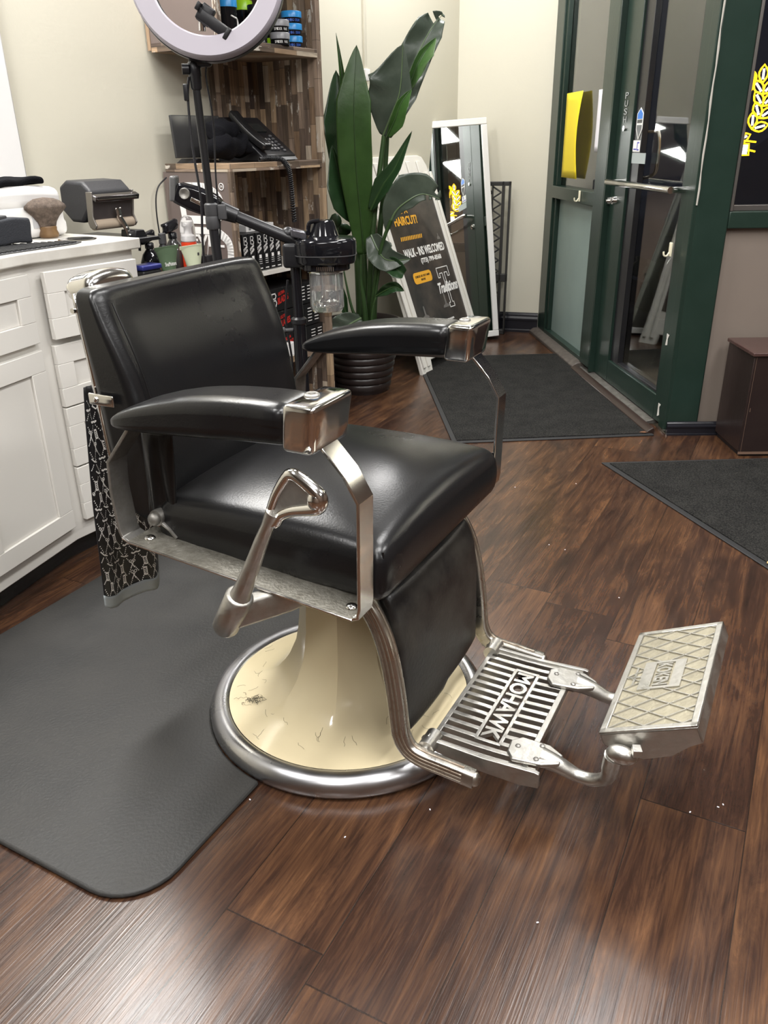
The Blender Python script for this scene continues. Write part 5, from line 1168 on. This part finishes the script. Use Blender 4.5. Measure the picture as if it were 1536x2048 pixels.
g = G(); g.rbox((.009, .027, .034), .006, 3, lambda x, y, z: (x - .35 * z * 0, y, z), NM @ Matrix.Translation((-hl - .006, 0, .002)) @ Matrix.Rotation(R(-18), 4, 'Y')); g.make('nozzle_lip', mat('grey_nozzle', (.12, .12, .12), .2), nz)
g = G(); g.lathe([(.016, 0), (.014, .004), (.008, .003), (.005, .001), (0, .001)], 24, NM @ Matrix.Translation((-hl * .55, -.026, .004)) @ Matrix.Rotation(R(90), 4, 'X')); g.make('pivot_cap', M_worn, nz)
g = G(); g.rbox((.016, .002, .006), .0018, 2, M=NM @ Matrix.Translation((0, -.0265, -.002))); g.make('badge', M_chrome, nz)
g = G(); g.tube(smooth([rs(575, 560), rs(572, 640), rs(585, 730), rs(578, 790), rs(600, 860)], 6), .0035, 8); g.make('power_cord', M_black, st_)

# ------------------------------------------------------------------ potted bird of paradise
POT = V((-.10, 4.19, 0)); plant = empty('potted_bird_of_paradise', POT, 0, 'tall bird of paradise plant in dark ribbed pot', 'plant')
g = G(); prf = [(.0, 0), (.135, 0), (.138, .006)]
for k in range(7): z = .02 + k * .036; r_ = .140 + .055 * (z / .30); prf += [(r_, z), (r_ + .006, z + .010), (r_ + .006, z + .024), (r_ + .001, z + .032)]
prf += [(.202, .295), (.206, .34), (.212, .352), (.210, .362), (.200, .362), (.194, .345), (.190, .30)]
g.lathe(prf, 64); g.make('pot', M_pot, plant, ang=50)
g = G(); g.lathe([(.193, .315), (.1, .322), (0, .326)], 40); g.make('soil', M_soil, plant)
def PL_(u, v, y): return at(u, v, y) - POT
def leaf(mid, widths, mt, name='leaf', cup=.25, tear=None, wave=.06, tw=0.0, asym=(1, 1)):
    """mid: pixel+depth midrib stations; widths in metres per station (half width)"""
    pts = smooth([PL_(*m_) for m_ in mid], 6); N = len(pts); nv = 8
    wv = [interp(i / (N - 1), [(k / (len(widths) - 1), w_) for k, w_ in enumerate(widths)]) for i in range(N)]
    g = G(); vs_ = []
    for i, p in enumerate(pts):
        t = (pts[min(i + 1, N - 1)] - pts[max(i - 1, 0)]).normalized(); view = (POT + p - V((0, 0, CH))).normalized()
        s_ = t.cross(view).normalized(); nn_ = s_.cross(t).normalized()
        a = tw * 1.0; s_, nn_ = s_ * cos(a) + nn_ * sin(a), nn_ * cos(a) - s_ * sin(a)
        for j in range(-nv, nv + 1):
            u = j / nv; w_ = wv[i] * (asym[0] if u > 0 else asym[1])
            lift = cup * abs(u) ** 1.3 * w_ + wave * w_ * sin(i * 1.1 + 3 * u) * abs(u) + .012 * w_ * (i % 2)
            vs_.append(p + s_ * (u * w_) - nn_ * lift + t * (abs(u) * w_ * .25))
    m_ = 2 * nv + 1; fs = []
    for i in range(N - 1):
        for j in range(m_ - 1):
            if tear and tear(i / (N - 1), (j - nv) / nv): continue
            fs.append((i * m_ + j, i * m_ + j + 1, (i + 1) * m_ + j + 1, (i + 1) * m_ + j))
    g.add(vs_, fs); lf = g.make(name, mt, plant, solid=.0012, ang=80)
    g = G(); g.tube([p + V((0, -.002, 0)) for p in pts], [interp(i / (N - 1), [(0, .0055), (1, .001)]) for i in range(N)], 6); g.make('midrib', M_stem if mt is not M_leafg else mat('pale_rib', (.10, .15, .07), .4), lf)
    return lf
def stem(mid, r0, r1, mt=None):
    pts = smooth([PL_(*m_) for m_ in mid], 6); g = G(); n_ = len(pts)
    g.tube(pts, [r0 + (r1 - r0) * i / (n_ - 1) for i in range(n_)], 10); g.make('stem', mt or M_stem, plant, ang=80)
# the big upright green leaf
leaf([(728, 510, 4.15), (722, 440, 4.12), (712, 330, 4.08), (708, 210, 4.06), (713, 90, 4.08)], [.030, .060, .082, .080, .0], M_leaf, cup=.15, wave=.03, asym=(1.0, .95))
# left darker folded leaf
leaf([(712, 420, 4.22), (700, 330, 4.24), (690, 250, 4.25), (672, 140, 4.27)], [.02, .10, .11, .0], M_leafd, cup=.5, asym=(.95, .5))
leaf([(706, 445, 4.16), (695, 410, 4.13), (683, 370, 4.12), (664, 290, 4.12)], [.01, .075, .075, .0], M_leafd, cup=.7, asym=(.9, .5))
leaf([(672, 66, 4.2), (684, 150, 4.18), (690, 230, 4.17), (700, 330, 4.17)][::-1], [.012, .02, .012, .0], M_leaf, cup=.9)
# two large grey-green leaves seen from below, overlapping up right
leaf([(766, 272, 4.12), (782, 232, 4.10), (800, 180, 4.08), (806, 88, 4.06)], [.02, .13, .15, .0], M_leafg, cup=.25, asym=(1.0, .35))
leaf([(772, 275, 4.2), (800, 195, 4.22), (828, 125, 4.24), (858, 65, 4.26), (886, 28, 4.28)], [.03, .09, .085, .075, .01], M_leafg, cup=.3, wave=.12, tear=lambda a, b: (.80 < a < .84 and b > .1) or (.9 < a < .93 and b < .2), asym=(1, .8))
leaf([(775, 272, 4.10), (790, 240, 4.06), (803, 205, 4.04), (823, 178, 4.03)], [.01, .06, .05, .0], M_leaf, cup=.9, tw=.3, asym=(.3, 1))
leaf([(812, 195, 4.14), (826, 150, 4.13), (845, 110, 4.13), (872, 75, 4.14)], [.01, .05, .06, .0], M_leaf, cup=.9, tw=.3, asym=(.3, 1))
# thin curled leaf right, drooping leaf, small low ones
leaf([(741, 420, 4.1), (765, 372, 4.08), (790, 335, 4.06), (824, 262, 4.05)], [.02, .075, .05, .0], M_leafd, cup=.8, tw=.5, asym=(.5, 1))
leaf([(775, 462, 4.02), (790, 425, 4.0), (815, 402, 3.98), (845, 388, 3.97), (880, 398, 3.97)], [.01, .06, .095, .07, .01], M_leafg, cup=.15, wave=.05, tear=lambda a, b: (.78 < a < .82 and b < -.1) or (a > .86 and abs(b) > .35 and int(a * 40) % 2), asym=(1.2, .4))
leaf([(742, 470, 4.08), (756, 500, 4.05), (775, 520, 4.0), (822, 518, 3.96)], [.03, .07, .06, .0], M_leafg, cup=.4, asym=(1, .9))
leaf([(773, 528, 4.03), (785, 532, 4.0), (795, 540, 3.98), (808, 548, 3.97)], [.02, .04, .04, .02], M_leafd, cup=.8)
leaf([(752, 592, 4.03), (772, 580, 4.0), (790, 574, 3.98), (808, 582, 3.97)], [.005, .025, .025, .0], M_leafd, cup=.8, wave=.2)
leaf([(722, 636, 3.98), (700, 648, 3.94), (688, 660, 3.92), (680, 684, 3.9)], [.02, .065, .08, .03], M_leafg, cup=.3, wave=.2)
leaf([(694, 640, 4.14), (685, 600, 4.13), (678, 575, 4.13), (668, 540, 4.12)], [.008, .025, .02, .0], M_leafd, cup=.5)
for mid_, r0, r1 in ((((737, 655, 4.16), (740, 560, 4.12), (748, 440, 4.12), (768, 272, 4.12)), .016, .011), (((746, 655, 4.2), (752, 540, 4.18), (766, 400, 4.2), (774, 275, 4.2)), .018, .011), (((730, 655, 4.18), (732, 600, 4.16), (730, 560, 4.15), (728, 508, 4.15)), .020, .013),
                     (((722, 655, 4.2), (718, 560, 4.2), (712, 480, 4.2), (705, 440, 4.17)), .024, .014), (((741, 650, 4.1), (750, 560, 4.06), (764, 490, 4.03), (782, 440, 4.0)), .011, .008), (((728, 655, 4.22), (726, 540, 4.25), (718, 440, 4.26), (712, 400, 4.24)), .024, .016),
                     (((744, 655, 4.08), (750, 600, 4.06), (757, 550, 4.05), (762, 520, 4.04)), .008, .005), (((742, 655, 4.05), (745, 620, 4.04), (750, 600, 4.03), (756, 590, 4.03)), .007, .004), (((733, 655, 4.1), (727, 600, 4.08), (722, 560, 4.07), (722, 510, 4.06)), .017, .003),
                     (((722, 655, 4.12), (705, 620, 4.12), (693, 570, 4.13), (686, 530, 4.14)), .010, .003)):
    stem(mid_, r0, r1)
# a dark heart-shaped leaf of a second small plant beside the shelf
sp2 = empty('small_potted_plant', LW(3.36, .12, 0), 0, 'small dark-leaved plant between the shelf and the tall plant', 'plant')
g = G(); g.lathe([(0, 0), (.07, 0), (.09, .14), (.094, .15), (.085, .15), (.08, .13), (0, .125)], 32); g.make('pot', M_pot, sp2)
o2 = sp2.location
def hl_(u, v, y, s_, rot):
    c_ = at(u, v, y) - o2; g = G(); pts = []
    for k in range(25):
        t = 2 * pi * k / 24; x = s_ * .9 * sin(t) ** 3; z = s_ * (.75 * cos(t) - .3 * cos(2 * t) - .12 * cos(3 * t)); x, z = x * cos(rot) - z * sin(rot), x * sin(rot) + z * cos(rot); pts.append(c_ + V((x, abs(x) * .3, z)))
    g.add([c_] + pts, [(0, k, k + 1) for k in range(1, 25)]); g.make('leaf', M_leafd, sp2, solid=.001)
    g = G(); g.tube(smooth([c_, c_.lerp(V((0, 0, .2)), .4) + V((.02, 0, .05)), V((0, 0, .12))], 6), .0035, 8); g.make('stem', M_stem, sp2)
hl_(676, 455, 4.25, .07, -.8); hl_(668, 560, 4.25, .05, 2.4)
g = G(); g.make if 0 else None

# ------------------------------------------------------------------ leaning sidewalk sign
TL_ = R(20.5)
sg_ = empty('sidewalk_sign', LW(3.865, .45, .0), RZL, 'white plastic sidewalk sign with dark poster leaning in the corner', 'sign')
SGM = Matrix.Rotation(-TL_, 4, 'X')     # sign plane: x along wall, z up the slope, -y faces the room
SW, SH_ = .77, 1.20
def sgp(x, z, y=0): return SGM @ V((x, y, z))
SX = SGM.to_3x3() @ V((1, 0, 0)); SZv = SGM.to_3x3() @ V((0, 0, 1)); SYv = SGM.to_3x3() @ V((0, 1, 0))
M_ws = mat('ivory_plastic', (.70, .68, .63), .4)
g = G(); out = [(0, 0), (.11, 0), (.125, .07), (SW - .125, .07), (SW - .11, 0), (SW, 0), (SW - .01, .12), (SW - .045, SH_ - .06), (SW - .075, SH_ - .01), (SW - .12, SH_), (.12, SH_), (.075, SH_ - .01), (.045, SH_ - .06), (.01, .12)]
g.prism(out, sgp(0, 0, .012), SX, SZv, SYv * .028); g.make('sign_board', M_ws, sg_, bevel=.006, seg=3)
g = G()
for x in (.025, .075, SW - .085, SW - .035):
    g.prism([(x - .012, .04), (x + .012, .04), (x + .012, SH_ - .10), (x - .012, SH_ - .10)], sgp(0, 0, .001), SX, SZv, SYv * .012)
g.make('rail_ribs', M_ws, sg_, bevel=.005, seg=3)
g = G()
for k in range(5): x = .14 + k * .115; g.prism([(x, SH_ - .155), (x + .045, SH_ - .155), (x + .045, SH_ - .035), (x, SH_ - .035)], sgp(0, 0, .002), SX, SZv, SYv * .011)
g.make('head_ribs', M_ws, sg_, bevel=.006, seg=3)
g = G()
for k, zq in enumerate((SH_ - .17,)): g.prism([(.10, zq - .012), (SW - .10, zq - .012), (SW - .10, zq + .006), (.10, zq + .006)], sgp(0, 0, .0), SX, SZv, SYv * .012)
g.make('cross_rib', M_ws, sg_, bevel=.004)
PX0, PX1, PZ0, PZ1 = .115, SW - .085, .215, SH_ - .19
M_poster = mat('poster_photo', (.022, .020, .020), .28, noise=(7, (.11, .085, .07), .75), coat=.3)
g = G(); g.prism([(PX0, PZ0), (PX1, PZ0), (PX1, PZ1), (PX0, PZ1)], sgp(0, 0, .009), SX, SZv, SYv * .003); po = g.make('poster', M_poster, sg_)
PW_, PH_ = PX1 - PX0, PZ1 - PZ0
def ptx(name, items, mt):
    g = G()
    for s_, x, z, w_, h_ in items: g.text(s_, sgp(PX0 + x * PW_, PZ0 + z * PH_, .0085), SX, SZv, w_ * PW_, h_ * PH_, .0008, bold=True)
    return g.make(name, mt, po)
ptx('heading_lettering', [('NEED A', .10, .84, .30, .045)], M_olet); ptx('heading_lettering', [('HAIRCUT?', .10, .76, .44, .062)], M_olet)
ptx('welcome_lettering', [('WALK - INS WELCOMED', .10, .535, .82, .062)], M_wletter); ptx('phone_number', [('(773) 799-8568', .38, .470, .42, .045)], M_wletter); ptx('bottom_lettering', [('@TRADITIONSBARBER', .34, .03, .36, .018)], M_wletter)
g = G()
for k in range(13): g.prism([(PX0 + PW_ * (.12 + k * .033), PZ0 + PH_ * .655), (PX0 + PW_ * (.12 + k * .033) + .010, PZ0 + PH_ * .655), (PX0 + PW_ * (.12 + k * .033) + .017, PZ0 + PH_ * .683), (PX0 + PW_ * (.12 + k * .033) + .007, PZ0 + PH_ * .683)], sgp(0, 0, .0082), SX, SZv, SYv * .0006)
g.make('hazard_stripe', M_olet, po)
g = G(); bx0, bx1, bz0, bz1 = PX0 + .14 * PW_, PX0 + .50 * PW_, PZ0 + .345 * PH_, PZ0 + .425 * PH_; rr = .022
pl = []
for cx, cz, a0 in ((bx1 - rr, bz1 - rr, 0), (bx0 + rr, bz1 - rr, 90), (bx0 + rr, bz0 + rr, 180), (bx1 - rr, bz0 + rr, 270)):
    for k in range(5): pl.append((cx + rr * cos(R(a0 + k * 22.5)), cz + rr * sin(R(a0 + k * 22.5))))
g.prism(pl, sgp(0, 0, .0082), SX, SZv, SYv * .0006); g.make('orange_button', M_olet, po)
g = G(); g.text('CHECK US OUT AND', sgp(bx0 + .02, bz0 + .034, .0078), SX, SZv, (bx1 - bx0) - .04, .012, .0006, bold=True); g.text('BOOK', sgp((bx0 + bx1) / 2 - .025, bz0 + .014, .0078), SX, SZv, .05, .012, .0006, bold=True); g.make('button_text', M_black, po)
# outlined T emblem with script across it
g = G()
tx, tz = PX0 + .74 * PW_, PZ0 + .12 * PH_; T_ = [(-.028, 0), (.028, 0), (.028, .028), (.012, .028), (.012, .215), (.045, .215), (.045, .19), (.068, .19), (.068, .25), (-.068, .25), (-.068, .19), (-.045, .19), (-.045, .215), (-.012, .215), (-.012, .028), (-.028, .028)]
T_ = [(tx + a * 1.0, tz + b * .95) for a, b in T_] 
for a, b in zip(T_, T_[1:] + T_[:1]):
    a, b = V(a), V(b); dd = (b - a).normalized(); nn_ = V((-dd.y, dd.x)) * .0024; a = a - dd * .0024; b = b + dd * .0024
    g.prism([tuple(a + nn_), tuple(a - nn_), tuple(b - nn_), tuple(b + nn_)], sgp(0, 0, .0084), SX, SZv, SYv * .0006)
g.make('emblem_outline', M_wletter, po)
g = G(); g.text('Traditions', sgp(tx - .12, tz + .09, .0074), (SX + SZv * .0), (SZv + SX * .25), .24, .065, .001, bold=True); g.make('script_lettering', M_wletter, po)
# pictured chairs: pale pedestals in the photo print
g = G()
for x, z, s_ in ((.16, .10, 1), (.30, .55, .5), (.62, .13, 1.15), (.86, .62, .5)):
    X, Z_ = PX0 + x * PW_, PZ0 + z * PH_
    g.prism([(X - .035 * s_, Z_), (X + .035 * s_, Z_), (X + .03 * s_, Z_ + .012), (X + .008 * s_, Z_ + .02), (X + .006 * s_, Z_ + .07 * s_), (X - .006 * s_, Z_ + .07 * s_), (X - .008 * s_, Z_ + .02), (X - .03 * s_, Z_ + .012)], sgp(0, 0, .0086), SX, SZv, SYv * .0003)
g.make('pictured_stools', mat('poster_grey', (.16, .15, .14), .3), po)

# ------------------------------------------------------------------ leaning mirror and black lattice panel by the back wall
JN = (J - K).normalized(); 
mrr = empty('leaning_mirror', (.775, 5.300, 0), 0, 'white framed mirror leaning on the back wall beside the sign', 'mirror')
AM = R(79); mx_ = V((sin(AM), cos(AM), 0)); MB = Matrix.Rotation(math.atan2(mx_.y, mx_.x), 4, 'Z') @ Matrix.Rotation(R(-8.0), 4, 'X') @ Matrix.Rotation(R(-3.4), 4, 'Y')
MW, MH, fw = .425, 1.31, .038
g = G()
for a_ in ((-MW, 0, 0, fw), (-MW, MH - fw, 0, MH), (-MW, fw, -MW + fw, MH - fw), (-fw, fw, 0, MH - fw)): g.b2((a_[0], -.012, a_[1] + .024), (a_[2], .012, a_[3] + .024), MB)
g.make('frame', mat('white_gloss_frame', (.72, .71, .69), .3), mrr, bevel=.004, seg=2)
g = G(); g.b2((-MW + fw, -.004, fw + .024), (-fw, .004, MH - fw + .024), MB); g.make('mirror_glass', M_mirror, mrr)
cr_ = empty('lattice_crate', V((.838, 5.475, 0)), math.atan2((J - K).y, (J - K).x), 'black plastic lattice crate panel standing behind the mirror', 'crate')
M_cr = mat('crate_plastic', (.030, .029, .028), .45); g = G(); CWd, CHt = .44, .955
for a_ in ((-CWd, 0, 0, .03), (-CWd, CHt - .025, 0, CHt), (-.012, 0, 0, CHt), (-CWd, 0, -CWd + .02, CHt), (-.055, 0, -.038, CHt), (-CWd, CHt * .36, 0, CHt * .36 + .05)): g.b2((a_[0], -.035, a_[1]), (a_[2], .0, a_[3]))
g.make('frame', M_cr, cr_, bevel=.003)
g = G(); nz_ = 13
for k in range(nz_):
    z0 = .03 + (CHt - .06) * k / nz_; z1 = .03 + (CHt - .06) * (k + 1) / nz_; zm = (z0 + z1) / 2
    for x0, x1 in ((-.115, -.060), (-.17, -.115), (-.40, -.34)):
        g.tube([(x0, -.015, z0), (x1, -.015, zm)], .005, 6); g.tube([(x1, -.015, zm), (x0, -.015, z1)], .005, 6)
for x in (-.115, -.17, -.28, -.34, -.40): g.b2((x - .003, -.03, 0), (x + .003, -.0, CHt))
g.make('lattice', M_cr, cr_)['kind'] = 'stuff'

# ------------------------------------------------------------------ brown wooden cube
cu = empty('wooden_cube', (1.452, 3.095, 0), R(-1.0), 'dark brown painted wooden cube under the right window', 'cube')
M_cu = mat('espresso_paint', (.022, .014, .013), .28, noise=(6, (.03, .02, .018), .8), bump=(14, .1))
g = G(); g.b2((0, 0, .02), (.46, .262, .415)); g.make('cube_body', M_cu, cu, bevel=.003)
g = G(); g.b2((-.008, -.008, .415), (.468, .266, .43)); g.make('cube_top', mat('espresso_top', (.07, .038, .034), .22), cu, bevel=.003)
g = G(); g.b2((.01, .01, 0), (.45, .255, .02)); g.make('plinth', M_black, cu)
g = G(); g.b2((.0095, -.0006, .022), (.0105, .0, .412)); g.b2((.018, -.0008, .19), (.020, 0, .205)); g.b2((-.0002, -.0006, .01), (.46, .0, .021)); g.make('chipped_edge', mat('chipped_wood', (.16, .10, .07), .6), cu)

# crumbs on the floor
for k in range(12):
    u, v = [(1152, 968), (1098, 1090), (1436, 1615), (1380, 1625), (1238, 1196), (1075, 1846), (1446, 1610), (1030, 975), (690, 1675), (500, 1600), (1130, 1100), (860, 1620)][k]
    r_ = U(u, v); t = -CH / r_.z; p = V((0, 0, CH)) + r_ * t; g = G(); g.rbox((.0022, .0013, .0008), .0007, 1, M=Matrix.Translation((0, 0, .0013)) @ Matrix.Rotation(k * 1.3, 4, 'Z')); o = g.make('paper_crumb', M_paper); o.location = p; tag(o, 'tiny pale crumb lying on the wood floor', 'crumb', 'crumbs on the floor')
